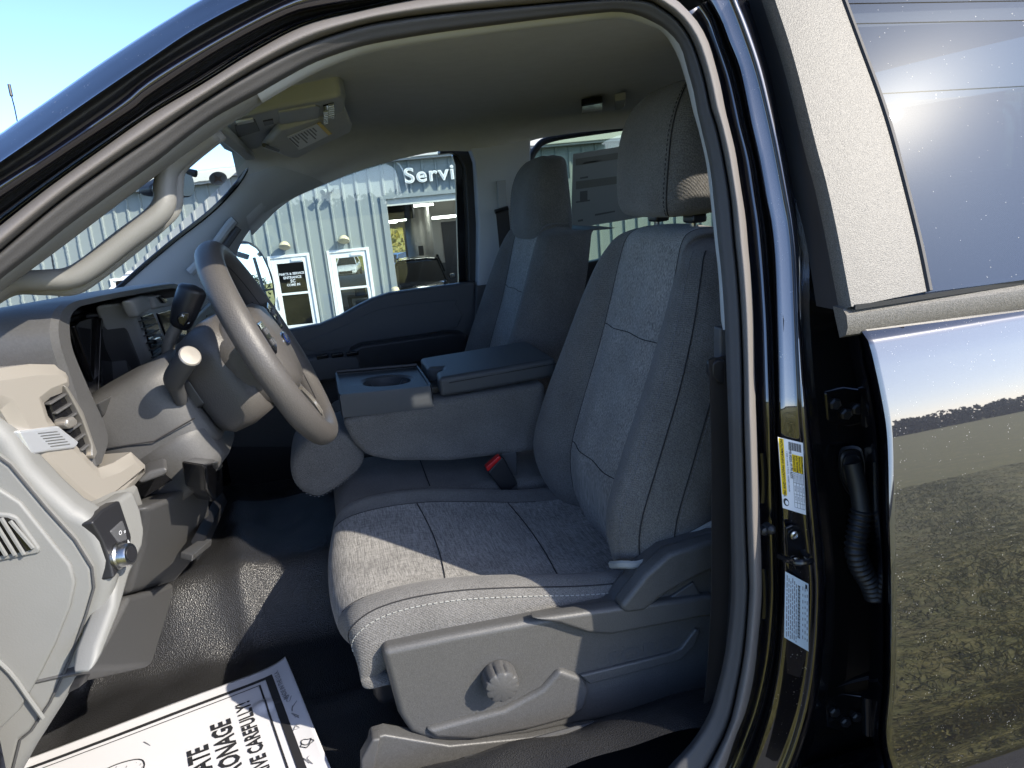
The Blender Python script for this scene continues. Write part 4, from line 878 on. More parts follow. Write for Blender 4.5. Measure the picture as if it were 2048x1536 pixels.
hq = cr([US(a_, b_, -.735) for a_, b_ in ((-50, 616), (20, 574), (90, 572), (146, 572), (192, 544), (252, 498), (322, 440), (345, 412), (348, 370), (354, 336), (384, 306), (440, 262))], 6)
B().tube(hq, .012, 10, flat=.5, up=(0, -1, 0)).obj('handle_base', 'plastic_light', gh, ang=0)

# ------------------------------------------------------------------ far side: passenger door, B-pillar, rear door
pd = empty('passenger_door', (0, 0, 0), truck)
dt = [(430, 690), (520, 668), (575, 661), (640, 649), (680, 632), (715, 612), (745, 597), (780, 586), (830, 579), (952, 563), (958, 900), (430, 900)]
panel('door_trim', dt, 'plastic_dark', pd, y=.80, vec=(0, .05, 0), bevel=.012, seg=3)
panel('door_upper_panel', [(600, 690), (650, 668), (700, 645), (740, 625), (790, 612), (905, 600), (912, 608), (915, 655), (720, 690), (640, 705)], 'plastic_dark', pd, y=.797, vec=(0, .01, 0), bevel=.004, smooth=2)
panel('armrest', [(700, 702), (722, 690), (900, 665), (928, 666), (936, 676), (935, 715), (735, 742), (700, 744)], 'plastic_black', pd, y=.745, vec=(0, .07, 0), bevel=.014, seg=3)
panel('pull_cup', [(560, 726), (640, 713), (715, 712), (722, 722), (722, 752), (640, 765), (560, 772)], 'plastic_dark', pd, y=.74, vec=(0, .07, 0), bevel=.010)
for q in (0, 1, 2): panel('switch', [(632+q*30, 712-q*3), (656+q*30, 708-q*3), (658+q*30, 716-q*3), (634+q*30, 720-q*3)], 'gloss_black', pd, y=.735, vec=(0, .02, 0), bevel=.003)
B().cyl(U(890, 569, y=.815), U(890, 560, y=.815), .004, 8).obj('lock_knob', 'plastic_black', pd)
wo = [(430, 650), (446, 590), (470, 520), (492, 470), (525, 437), (570, 404), (640, 372), (720, 340), (800, 318), (870, 304), (905, 299), (925, 304), (946, 330), (952, 600), (430, 720)]
panel('window_glass', wo, 'glass_clear', pd, y=.86, vec=(0, .003, 0))
fr_o = [(880, 298), (915, 292), (940, 304), (950, 330), (956, 450), (957, 575), (938, 580), (936, 450), (930, 335), (918, 312), (904, 305), (880, 308)]
panel('window_frame', fr_o, 'rubber', pd, y=.83, vec=(0, .05, 0), bevel=.004)
panel('window_frame', [(912, 300), (926, 309), (938, 332), (944, 575), (918, 578), (911, 330), (905, 312)], 'gloss_black', pd, y=.858, vec=(0, .02, 0))
panel('pillar_trim', [(940, 296), (1000, 286), (1062, 272), (1062, 330), (1050, 420), (1030, 570), (1040, 640), (955, 640), (957, 450), (950, 325)], 'trim_lit', truck, y=.79, vec=(0, .05, 0), bevel=.008)
panel('pillar_lower_trim', [(952, 572), (1032, 560), (1060, 720), (950, 740)], 'plastic_dark', truck, y=.785, vec=(0, .05, 0), bevel=.006)
panel('belt_anchor', [(994, 362), (1012, 360), (1014, 405), (1016, 415), (998, 418)], 'trim_grey', truck, y=.775, vec=(0, .02, 0), bevel=.003)
bt_ = [U(1004, 420, y=.765), U(1012, 520, y=.765), U(1004, 600, y=.765), U(996, 700, y=.765)]
b = B().loft([[p+V((-.022, 0, 0)), p+V((.022, -.004, 0)), p+V((.022, -.002, 0)), p+V((-.022, .002, 0))] for p in cr(bt_, 4)]).obj('seat_belt', 'belt', truck)
B().tube([U(990, 424, y=.765), U(1016, 416, y=.765)], .008, 8).obj('belt_loop', 'plastic_black', truck)
fd = empty('far_rear_door', (0, 0, 0), truck)
rw = [(1062, 330), (1075, 300), (1105, 280), (1210, 262), (1420, 232), (1480, 240), (1500, 480), (1420, 492), (1215, 520), (1160, 528), (1062, 545)]
panel('window_glass', rw, 'glass_far_tint', fd, y=.875, vec=(0, .003, 0))
panel('door_trim', [(1020, 552), (1160, 529), (1215, 516), (1500, 470), (1520, 900), (1020, 900)], 'plastic_black', fd, y=.84, vec=(0, .05, 0), bevel=.008)
edge_ = [(1057, 600), (1058, 420), (1059, 335), (1072, 298), (1104, 277), (1210, 260), (1420, 230)]
B().tube(cr([U(a_, b_, y=.845) for a_, b_ in edge_], 5), .012, 8).obj('window_frame', 'rubber', fd)
# price sheet taped inside the rear window
ss = tag(panel('window_sheet', [(1146, 308), (1258, 290), (1300, 284), (1310, 430), (1250, 440), (1142, 458)], mat('sheet_film', (.26, .28, .26), .6), None, y=.870, vec=(0, .001, 0)), 'grey printed price sheet taped inside the far rear window behind the headrest', 'price sheet')
for px, m in (([(1152, 318), (1290, 297), (1290, 310), (1152, 331)], 'sheet_band'), ([(1152, 363), (1290, 345), (1290, 360), (1152, 379)], 'sheet_band'), ([(1160, 383), (1175, 381), (1175, 400), (1160, 402)], 'sheet_dark'), ([(1166, 325), (1196, 320), (1196, 323), (1166, 328)], 'sheet_dark'), ([(1160, 355), (1176, 352), (1176, 356), (1160, 358)], 'sheet_dark'), ([(1152, 403), (1180, 399), (1180, 402), (1152, 406)], 'sheet_dark'), ([(1156, 440), (1166, 438), (1166, 442), (1156, 444)], 'sheet_dark'), ([(1190, 428), (1230, 421), (1230, 424), (1190, 432)], 'sheet_dark')):
    if m not in M: mat(m, (.15, .155, .13) if m == 'sheet_band' else (.10, .105, .1), .6)
    panel('printing', px, m, ss, y=.8685, vec=(0, .0005, 0))
# rear cab wall, keeps the cabin closed
B().box((1.85, 0, 1.25), (.06, 1.7, .7)).obj('back_panel', 'plastic_dark', body); B().box((1.85, -.65, 1.72), (.06, .4, .36)).obj('back_panel', 'headliner', body); B().box((1.85, .65, 1.72), (.06, .4, .36)).obj('back_panel', 'headliner', body)
B().box((1.85, 0, 1.71), (.006, .9, .34)).obj('rear_window', 'glass_far_tint', body)
B().box((1.45, 0, 1.05), (.5, 1.4, .16)).obj('rear_bench', 'cloth_twill', truck, bevel=.04); B().box((1.72, 0, 1.38), (.14, 1.4, .6)).obj('rear_bench_back', 'cloth_twill', truck, bevel=.04)

# ------------------------------------------------------------------ floor
def fz(x, y):
    z = .835
    t = max(0, min(1, (-y-.66)/.16)); z += .085*t*t*(3-2*t)
    t = max(0, min(1, (y+.26)/.14)) if y < .1 else max(0, min(1, (.36-y)/.14)); z += .16*t*t*(3-2*t)
    if x < -.60: z += (-.60-x)*1.1
    z += .006*sin(x*17+y*9)*sin(y*21-x*6)+.004*sin(x*41)*sin(y*33+1)
    z += .016*math.exp(-((x+.28+.12*y)/.03)**2)*(1 if y > -.5 else max(0, 1+(y+.5)/.12))
    z += .012*math.exp(-((y+.47)/.018)**2)*(1 if x > -.3 else 0)
    return z
fx = [-.80+i*.02 for i in range(95)]; fy = [-.86+i*.02 for i in range(86)]
B().loft([[V((x, y, fz(x, y))) for y in fy] for x in fx], closed=False, caps=False).obj('floor_covering', 'floor_vinyl', truck, ang=0)
B().box((.3, .82, 1.0), (1.4, .04, .5)).obj('far_sill', 'plastic_black', body); B().box((-.80, 0, 1.15), (.04, 1.7, .7)).obj('firewall', 'carpet', body)
# sill and body below, so that the cab is closed from below and outside
B().box((.35, -.90, .70), (2.6, .06, .22)).obj('rocker', 'paint', body, bevel=.02)
B().box((.35, .93, .98), (2.6, .05, .70)).obj('far_side', 'paint', body, bevel=.02)
B().box((.4, 0, .70), (2.8, 1.8, .10)).obj('underbody', 'plastic_black', body)
B().prism([V((x, -.93, z)) for x, z in ((-.62, .70), (-.44, .95), (-.42, 1.2), (-.45, 1.55), (-.75, 1.50), (-1.6, 1.42), (-1.6, .7))], (0, .05, 0)).obj('front_fender', 'paint', body, bevel=.01)
B().prism([V((x, .88, z)) for x, z in ((-.62, .70), (-.44, .95), (-.42, 1.2), (-.5, 1.42), (-.75, 1.42), (-1.6, 1.36), (-1.6, .7))], (0, .05, 0)).obj('front_fender', 'paint', body, bevel=.01)
B().prism([V((x, -.90, z)) for x, z in ((-.80, 1.40), (-2.1, 1.34), (-2.15, .9), (-.80, .9))], (0, 1.8, 0)).obj('engine_hood', 'paint', body, bevel=.05)
for x in (-1.25,):
    for sy in (-1, 1):
        wc = V((x, sy*.86, .42)); tw_ = empty('wheel', wc, truck); B().lathe((0, 0, 0), (0, sy, 0), [(.24, -.13), (.38, -.13), (.42, -.08), (.42, .08), (.38, .13), (.25, .13)], 32).obj('tyre', 'tyre', tw_); B().lathe((0, 0, 0), (0, sy, 0), [(.06, .13), (.2, .09), (.25, .13), (.24, .0)], 24).obj('rim', 'steel', tw_)
for sy in (-1, 1):
    tw_ = empty('wheel', V((2.9, sy*.86, .42)), truck); B().lathe((0, 0, 0), (0, sy, 0), [(.24, -.13), (.38, -.13), (.42, -.08), (.42, .08), (.38, .13), (.25, .13)], 32).obj('tyre', 'tyre', tw_); B().lathe((0, 0, 0), (0, sy, 0), [(.06, .13), (.2, .09), (.25, .13), (.24, .0)], 24).obj('rim', 'steel', tw_)
B().box((2.95, 0, 1.05), (2.0, 1.95, .55)).obj('cargo_bed', 'paint', body, bevel=.05)
# radio antenna on the far fender
B().tube([far(36, 250, 2.6), far(29, 215, 2.6), far(23, 192, 2.6)], .0022, 6).obj('antenna', 'plastic_black', truck)
B().tube([far(23, 192, 2.6), far(18, 169, 2.6)], .0055, 8).obj('antenna_tip', 'plastic_black', truck)
af = far(36, 250, 2.6); B().tube([af, V((af.x-.02, af.y, 1.36))], .003, 6).obj('antenna', 'plastic_black', truck)
# far door mirror
pm = empty('door_mirror', (0, 0, 0), truck)
MD = V((.985, .165, .02)).normalized()
d0 = ray(512, 545).normalized(); MN = (MD-d0).normalized(); MC = U(512, 550, y=1.16)
mg = [(440, 520), (462, 497), (480, 488), (497, 488), (512, 497), (524, 512), (536, 538), (544, 565), (546, 576), (512, 582), (470, 575)]
mgp = [UP(a_, b_, MC, MN) for a_, b_ in mg]
B().prism(mgp, -MN*.004).obj('mirror_glass', 'mirror', pm, smooth=False)
mcn = sum(mgp, V())/len(mgp)
ho = [(430, 525), (458, 490), (478, 481), (500, 481), (517, 490), (531, 508), (544, 536), (552, 562), (556, 600), (552, 622), (540, 630), (505, 625), (460, 600)]
hop = cr([UP(a_, b_, MC, MN)-MN*.006 for a_, b_ in ho], 3, True)
B().prism(hop, -MN*.09).obj('mirror_housing', 'plastic_black', pm, bevel=.012)
cv = [UP(a_, b_, MC, MN) for a_, b_ in ((505, 588), (545, 580), (550, 600), (546, 618), (512, 612))]
B().prism(cv, -MN*.003).obj('spot_mirror', 'mirror', pm, smooth=False)
B().tube([mcn-MN*.05, V((mcn.x-.02, .90, mcn.z-.12))], .02, 8).obj('mirror_arm', 'plastic_black', pm)
def refl(px, py, p0, n): d = ray(px, py).normalized(); p = UP(px, py, p0, n); n = V(n).normalized(); return p, d-2*d.dot(n)*n
# what the mirror shows: lamp mast and tree at the far end of the lot
def atx(px, py, dist):
    p, r = refl(px, py, MC, MN); return p+r*(dist/sqrt(r.x*r.x+r.y*r.y))
hd_ = atx(508, 515, 27); ba = atx(526, 590, 27); gz = min(zg(hd_.y), zg(ba.y))
lm = empty('light_mast', (hd_.x, hd_.y, gz)); tag(lm, 'tall lamp mast with two heads reflected in the far door mirror', 'lamp post')
B().tube([V((0, 0, 0)), V((0, 0, hd_.z-gz))], [.09, .06], 10).obj('mast', 'pole', lm)
for q in (-1, 1): B().box(V((0, q*.55, hd_.z-gz+.25)), (.4, .8, .16), Matrix.Rotation(R(30*q), 3, 'X')).obj('lamp_head', 'pole', lm)
tc_ = atx(495, 580, 85); te = empty('field_tree', (tc_.x, tc_.y, zg(tc_.y))); tag(te, 'round green tree behind the lamp mast reflected in the far door mirror', 'tree')
B().tube([V((0, 0, 0)), V((.1, 0, 1.5)), V((0, .1, 3))], [.25, .18, .08], 8).obj('trunk', 'bark', te)
b = B()
for i in range(9): leafmass(b, (rnd.uniform(-2, 2), rnd.uniform(-2, 2), max(1.2, tc_.z-zg(tc_.y))+rnd.uniform(-1, .6)), 1.5, 1.5, 1.1, 160, .16)
b.obj('crown', 'leaf_green', te, smooth=False)
# power line along the road behind the photographer, mirrored in the rear door glass
pw = empty('power_line', (20, -38, 0)); tag(pw, 'overhead power cables strung along the road across the field', 'power line')
for (a_, b_) in (((1790, 6), (2040, 2)), ((1790, 46), (2040, 41)), ((1790, 186), (2040, 173))):
    p, r = refl(a_[0], a_[1], GL0, V(GN)); u = p+r*((-38-p.y)/r.y); p, r = refl(b_[0], b_[1], GL0, V(GN)); v_ = p+r*((-38-p.y)/r.y)
    t = (v_-u).normalized(); o_ = pw.location
    B().tube([u-t*60-o_, u-o_, v_-o_, v_+t*60-o_], .045, 6).obj('cable', 'wire', pw)

# ================================================================== dashboard
da = empty('dashboard', (0, 0, 0), truck)
# main pad across the car
def dsec(x0, zt, zb, xr): return [(xr, zb), (xr-.01, zb+.06), (xr, zt-.05), (xr-.02, zt-.012), (xr-.06, zt), (x0, zt-.03), (x0, zb)]
secs = []
for y, xr, zt in ((-.78, -.37, 1.565), (-.625, -.37, 1.59), (-.62, -.47, 1.60), (-.24, -.47, 1.60), (-.235, -.37, 1.60), (0, -.36, 1.595), (.3, -.34, 1.575), (.6, -.34, 1.55), (.78, -.36, 1.52)):
    secs.append([V((x, y, z)) for x, z in dsec(-.85, zt, 1.28, xr)])
B().loft(secs).obj('dash_pad', 'plastic_dark', da, ang=30)
B().box((-.50, -.05, 1.24), (.28, 1.5, .14)).obj('dash_lower', 'plastic_black', da, bevel=.03)
# instrument hood: a thick arch standing proud of the pad
HP = ((-.318, -.60, 1.5), (1, -.08, 0))
HI = [(205, 925), (221, 868), (182, 776), (158, 722), (147, 690), (143, 655), (146, 632), (160, 616), (185, 608), (240, 596), (300, 585), (342, 578), (355, 582), (362, 592)]
HO = [(189, 934), (172, 880), (148, 800), (128, 735), (114, 690), (110, 655), (118, 622), (140, 603), (175, 594), (235, 582), (300, 571), (345, 565), (362, 571), (370, 588)]
hi_ = cr([UP(a_, b_, *HP) for a_, b_ in HI], 4); ho_ = cr([UP(a_, b_, *HP) for a_, b_ in HO], 4)
def sh_(pts, v): return [p+V(v) for p in pts]
B().loft([sh_(hi_, (-.085, 0, -.004)), sh_(hi_, (-.006, 0, 0)), [p.lerp(q, .12) for p, q in zip(hi_, ho_)], [p.lerp(q, .8) for p, q in zip(hi_, ho_)], sh_(ho_, (-.006, 0, 0)), sh_(ho_, (-.06, 0, .002)), sh_(ho_, (-.20, 0, -.008)), sh_(ho_, (-.45, 0, -.06))], closed=False, caps=False).obj('instrument_hood', 'plastic_mid', da, ang=25)
panel('cluster_back', [(130, 640), (250, 600), (262, 606), (300, 742), (300, 790), (220, 950), (180, 900)], 'plastic_black', da, pl=((-.408, -.4, 1.5), (1, 0, 0)), vec=(-.01, 0, 0))
panel('cluster_screen', [(150, 652), (160, 642), (228, 622), (240, 628), (252, 672), (286, 742), (280, 752), (206, 792), (196, 786)], 'screen', da, pl=((-.396, -.4, 1.5), (1, 0, -.15)), vec=(-.012, 0, 0), bevel=.003)
panel('cluster_divider', [(203, 636), (207, 635), (201, 796), (197, 796)], 'gloss_black', da, pl=((-.388, -.4, 1.5), (1, 0, -.15)), vec=(-.02, 0, 0), bevel=.001)
panel('cluster_lens', [(208, 640), (228, 632), (246, 690), (276, 745), (210, 782), (203, 784)], 'plastic_black', da, pl=((-.384, -.4, 1.5), (1, .12, -.15)), vec=(-.02, 0, 0), bevel=.004)
panel('cluster_sill', [(196, 806), (262, 770), (300, 752), (304, 764), (246, 812), (206, 832)], 'plastic_mid', da, pl=((-.372, -.45, 1.42), (1, 0, -.5)), vec=(-.04, 0, -.02), bevel=.003)
panel('stack_panel', [(244, 622), (262, 604), (272, 640), (312, 742), (316, 756), (300, 768), (262, 690)], 'plastic_dark', da, pl=((-.352, -.22, 1.5), (1, 0, -.1)), vec=(-.06, 0, 0), bevel=.004)
# centre stack: grey frame, vents, screen, tray
XC = -.332
def cp(nm, px, m, d=0, th=.02, bevel=.004, par=None): return B().prism([UP(a_, b_, (XC+d, 0, 1.5), (1, 0, -.12)) for a_, b_ in px], (-th, 0, 0)).obj(nm, m, par or da, bevel=bevel)
cp('stack_frame', [(262, 604), (290, 592), (355, 578), (366, 590), (420, 588), (470, 640), (470, 700), (330, 760), (312, 748)], 'trim_grey', d=0, th=.06, bevel=.008)
cp('stack_brow', [(264, 600), (288, 590), (303, 604), (300, 622), (278, 634), (272, 622)], 'trim_grey', d=.012, th=.02, bevel=.006)
cp('stack_brow', [(306, 592), (350, 582), (362, 592), (358, 606), (312, 618)], 'trim_grey', d=.008, th=.02, bevel=.005)
cp('tray_switch', [(318, 594), (326, 591), (336, 600), (334, 606), (328, 606)], 'gloss_black', d=.014, th=.01, bevel=.002)
v1 = cp('air_vent', [(284, 632), (306, 624), (312, 636), (336, 700), (338, 712), (318, 730), (310, 722)], 'gloss_black', d=.003, th=.01, bevel=.003)
for i in range(6):
    t = i/5.6; a_ = V((286, 641, 0)).lerp(V((314, 722, 0)), t); b_ = V((309, 634, 0)).lerp(V((336, 702, 0)), t)
    cp('vent_slat', [(a_.x, a_.y), (b_.x, b_.y), (b_.x+.6, b_.y+2.2), (a_.x+.6, a_.y+2.2)], 'plastic_mid', d=.010, th=.008, bevel=0, par=v1)
cp('vent_tab', [(310, 678), (320, 673), (326, 682), (316, 688)], 'chrome', d=.013, th=.008, bevel=.002, par=v1)
cp('touch_screen', [(316, 626), (372, 610), (420, 622), (420, 660), (350, 690), (336, 680)], 'screen', d=.004, th=.01, bevel=.003)
cp('stack_tray', [(386, 640), (416, 630), (424, 652), (398, 676)], 'gloss_black', d=.008, th=.01, bevel=.002)
v2_ = cp('air_vent', [(412, 626), (422, 622), (436, 640), (430, 650), (420, 645)], 'gloss_black', d=.008, th=.01, bevel=.002)
for i in range(3): cp('vent_slat', [(414+i*5, 631+i*6), (424+i*5, 627+i*6), (425+i*5, 629+i*6), (415+i*5, 633+i*6)], 'plastic_mid', d=.013, th=.006, bevel=0, par=v2_)
B().box((-.34, .45, 1.45), (.03, .5, .10)).obj('glovebox_trim', 'plastic_mid', da, bevel=.01)
# left end: side cap, rounded into the knee panel
ec = [(-120, 800), (-12, 838), (26, 878), (62, 934), (104, 978), (150, 1020), (184, 1036), (205, 1066), (226, 1120), (230, 1165), (214, 1225), (180, 1312), (120, 1420), (66, 1504), (30, 1570), (-60, 1660), (-260, 1660), (-260, 700)]
B().prism([U(a_, b_, y=-.800) for a_, b_ in ec], (0, .05, 0)).obj('dash_end', 'plastic_light', da, bevel=.016, seg=4)
B().prism([U(a_, b_, y=-.795) for a_, b_ in ((100, 1060), (190, 1056), (210, 1080), (224, 1120), (228, 1165), (212, 1225), (178, 1312), (118, 1420), (66, 1504), (0, 1560), (-100, 1500), (-100, 1100))], (0, .19, 0)).obj('dash_end_body', 'plastic_light', da, bevel=.018, seg=4)
cap = [(-200, 800), (-40, 886), (20, 930), (92, 1016), (150, 1080), (184, 1135), (188, 1175), (172, 1230), (140, 1320), (100, 1405), (62, 1462), (40, 1480), (20, 1560), (-200, 1600)]
ecap = B().prism([U(a_, b_, y=-.809) for a_, b_ in cap], (0, .03, 0)).obj('side_cover', 'plastic_light', da, bevel=.006, seg=3)
cap2 = [(-200, 850), (-30, 960), (40, 1005), (100, 1080), (140, 1130), (150, 1165), (140, 1215), (110, 1290), (80, 1350), (40, 1420), (-10, 1470), (-200, 1500)]
B().prism([U(a_, b_, y=-.814) for a_, b_ in cap2], (0, .02, 0)).obj('side_cover_field', 'plastic_light', da, bevel=.0035, seg=3)
B().tube(cr([U(a_, b_, y=-.816) for a_, b_ in ((-30, 1300), (20, 1345), (60, 1400), (86, 1436))], 4), .0028, 8).obj('cover_rib', 'plastic_light', da)
gr_ = [(-40, 1022), (18, 1028), (34, 1034), (80, 1098), (78, 1108), (-40, 1132)]
cs_ = [U(a_, b_, y=-.8095) for a_, b_ in cap]; B().tube(cs_[1:-1], .0016, 6).obj('cover_seam', 'seam_line', da)
ev = B().prism([U(a_, b_, y=-.817) for a_, b_ in gr_], (0, .008, 0)).obj('demister_grille', 'plastic_light', da, bevel=.003)
B().prism([U(a_, b_, y=-.8185) for a_, b_ in ((-40, 1032), (14, 1036), (28, 1042), (66, 1096), (64, 1100), (-40, 1120))], (0, .003, 0)).obj('grille_opening', 'gloss_black', ev)
for i in range(5):
    x = -52+i*18; p0, p1 = U(x, 1036+(i>3)*6, y=-.8205), U(x+46, 1112-(i>3)*12-i, y=-.8205); B().tube([p0, p1], .0024, 6).obj('grille_slat', 'plastic_light', ev)
# bezel round the left vent, tan metallic plastic
BP0, BN = (-.335, -.70, 1.5), (1, -.42, 0)
def bp(nm, px, m, d=0, th=.05, bevel=.008, par=None, seg=3):
    n = V(BN).normalized(); return B().prism([UP(a_, b_, V(BP0)+n*d, BN) for a_, b_ in px], -n*th).obj(nm, m, par or da, bevel=bevel, seg=seg)
BZ = [(-60, 742), (0, 736), (60, 728), (108, 729), (130, 738), (138, 752), (140, 772), (133, 784), (98, 798), (88, 806), (96, 832), (120, 862), (150, 888), (176, 914), (196, 936), (226, 926), (262, 904), (290, 930), (291, 944), (266, 974), (240, 1000), (206, 1016), (178, 1020), (150, 1004), (104, 962), (62, 918), (26, 862), (0, 820), (-60, 800)]
bn = V(BN).normalized(); o0 = [UP(a_, b_, V(BP0), BN) for a_, b_ in BZ]
sd0 = [p-bn*.05+V((-.02, 0, 0)) for p in o0]; i1 = [p+bn*.008 for p in inset(o0, bn, .0125)]; i2 = [p+bn*.0085 for p in inset(o0, bn, .014)]
bz_ = B().loft([sd0, [p-bn*.004 for p in o0], o0, i1, i2]).obj('vent_bezel', 'plastic_tan', da, ang=18)
cc = bp('chrome_clip', [(36, 862), (118, 851), (136, 866), (160, 884), (152, 896), (98, 903), (62, 909)], 'clip_metal', d=.0125, th=.03, bevel=.003, par=bz_)
for i in range(6): bp('clip_rib', [(76+i*5, 866+i*5.2), (116+i*5, 862+i*5), (117+i*5, 864+i*5), (78+i*5, 868+i*5.2)], 'steel', d=.0135, th=.006, bevel=.0008, par=bz_, seg=1)
vb = bp('air_vent', [(96, 792), (128, 772), (140, 786), (168, 838), (188, 890), (184, 916), (172, 916), (140, 880), (112, 850)], 'gloss_black', d=.001, th=.02, bevel=.003)
for i in range(6):
    t = i/5.5; a_ = V((100, 806, 0)).lerp(V((170, 908, 0)), t); b_ = V((134, 785, 0)).lerp(V((188, 893, 0)), t)
    bp('vent_slat', [(a_.x, a_.y), (b_.x, b_.y), (b_.x+2, b_.y+5), (a_.x+2, a_.y+5)], 'plastic_mid', d=.006, th=.012, bevel=.001, par=vb, seg=1)
bp('vent_rim', [(128, 770), (136, 772), (168, 824), (186, 876), (196, 905), (190, 918), (184, 912), (184, 890), (166, 840), (140, 790)], 'satin', d=.010, th=.02, bevel=.002, par=vb)
bp('vent_tab', [(134, 838), (150, 832), (158, 842), (156, 852), (142, 858), (134, 850)], 'satin', d=.018, th=.02, bevel=.004, par=vb)
# light switch panel on the rear face of the end
SP0, SN = (-.292, -.74, 1.34), (1, -.30, .10)
def sp(nm, px, m, d=0, th=.02, bevel=.003, par=None):
    n = V(SN).normalized(); return B().prism([UP(a_, b_, V(SP0)+n*d, SN) for a_, b_ in px], -n*th).obj(nm, m, par or da, bevel=bevel)
sp('knee_face', [(170, 1026), (240, 996), (268, 978), (284, 1020), (292, 1062), (288, 1092), (262, 1150), (240, 1230), (208, 1310), (186, 1348), (196, 1290), (226, 1210), (232, 1160), (214, 1100)], 'plastic_light', th=.03, bevel=.010)
lsw = sp('light_switch', [(184, 1044), (205, 1020), (240, 1000), (250, 1030), (264, 1072), (262, 1100), (240, 1140), (228, 1158), (220, 1120), (206, 1082)], 'plastic_black', d=.013, th=.02)
sp('switch_label', [(222, 1062), (246, 1040), (252, 1056), (256, 1080), (240, 1086)], 'plastic_dark', d=.015, th=.004, par=lsw)
n_ = V(SN).normalized(); kc2 = UP(236, 1112, V(SP0)+n_*.013, SN)
B().lathe(kc2, n_, [(.0165, 0), (.0165, .004), (.0145, .006), (.0142, .015), (.013, .017), (.010, .0175), (.001, .017)], 40).obj('light_knob', 'steel', lsw, ang=30)
B().lathe(kc2+n_*.0175, n_, [(.0095, 0), (.0095, .0008), (.001, .001)], 24).obj('knob_face', 'plastic_black', lsw)
for px, t_ in (((240, 1066), 'O'), ((249, 1064), '='), ((256, 1084), 'A')):
    text('switch_symbol', t_, 'white_label', lsw, UP(px[0], px[1], V(SP0)+n_*.0155, SN), (.3, .95, 0), (0, 0, 1), .008)
# knee panels and closeout below the column
panel('knee_bolster', [(300, 1012), (345, 994), (408, 955), (420, 985), (421, 1050), (402, 1102), (352, 1162), (262, 1188), (290, 1098)], 'plastic_mid', da, pl=((-.30, -.5, 1.25), (1, -.18, -.55)), vec=(-.12, 0, .0), bevel=.010, seg=3)
panel('lower_closeout', [(262, 1190), (306, 1180), (350, 1164), (338, 1220), (304, 1332), (240, 1340), (176, 1344), (222, 1268)], 'plastic_mid', da, pl=((-.34, -.55, 1.15), (1, -.1, -.30)), vec=(-.10, .0, 0), bevel=.010, seg=3)
panel('fuse_flap', [(392, 1118), (448, 1000), (456, 1004), (424, 1076), (412, 1100), (394, 1124)], 'plastic_black', da, pl=((-.27, -.42, 1.2), (1, 0, -.3)), vec=(-.02, .08, 0), bevel=.003)
panel('flap_edge', [(386, 1110), (424, 1078), (422, 1092), (384, 1124)], 'plastic_mid', da, pl=((-.262, -.42, 1.2), (1, 0, -.3)), vec=(-.02, .02, 0), bevel=.002)
panel('brake_release', [(272, 962), (300, 942), (332, 934), (337, 944), (328, 952), (300, 962), (282, 968)], 'plastic_mid', da, y=-.60, vec=(-.01, .05, 0), bevel=.004)
panel('dash_gap', [(268, 975), (330, 948), (345, 960), (280, 1000)], 'gloss_black', da, y=-.54, vec=(-.03, .03, 0))
panel('key_switch', [(412, 930), (436, 918), (446, 934), (448, 985), (430, 1004), (416, 980)], 'gloss_black', da, pl=((-.225, -.36, 1.3), (1, 0, -.3)), vec=(-.04, .04, 0), bevel=.006)
panel('key_ring', [(430, 925), (442, 918), (447, 932), (440, 940), (432, 936)], 'steel', da, pl=((-.222, -.37, 1.3), (1, 0, -.3)), vec=(-.01, .0, 0), bevel=.003)

# ================================================================== steering wheel and column
sw = empty('steering_wheel', (0, 0, 0), truck)
WC = V((-.098, -.42, 1.522)); WD = V((.145, 0, -.350)).normalized(); WNn = V((-WD.z, 0, WD.x)).normalized(); WNn = WNn if WNn.x > 0 else -WNn; WY = V((0, 1, 0)); WU = -WD
def wl_(a_, b_, n=0): return WC+WY*a_+WU*b_+WNn*n
RR, TR = .176, .0195
rings = []
for k in range(96):
    t = 2*pi*k/96; c = wl_(RR*sin(t), RR*cos(t)); rd = (c-WC).normalized(); ring = []
    tr2 = TR*(1+.06*max(0, cos(3*t+.3))**6)
    for j in range(20):
        q = 2*pi*j/20; ring.append(c+rd*(tr2*cos(q))+WNn*(tr2*1.12*sin(q)))
    rings.append(ring)
b = B(); rings.append(rings[0]); b.loft(rings, caps=False).obj('rim', 'wheel_skin', sw, ang=0)
rs = []
for k in range(96):
    t = 2*pi*k/96; rd = (wl_(sin(t), cos(t))-WC); rs.append(wl_(RR*sin(t), RR*cos(t))-rd*(TR*.99)+WNn*.004)
B().tube(rs+[rs[0]], .0007, 5).obj('rim_seam', 'seam', sw)
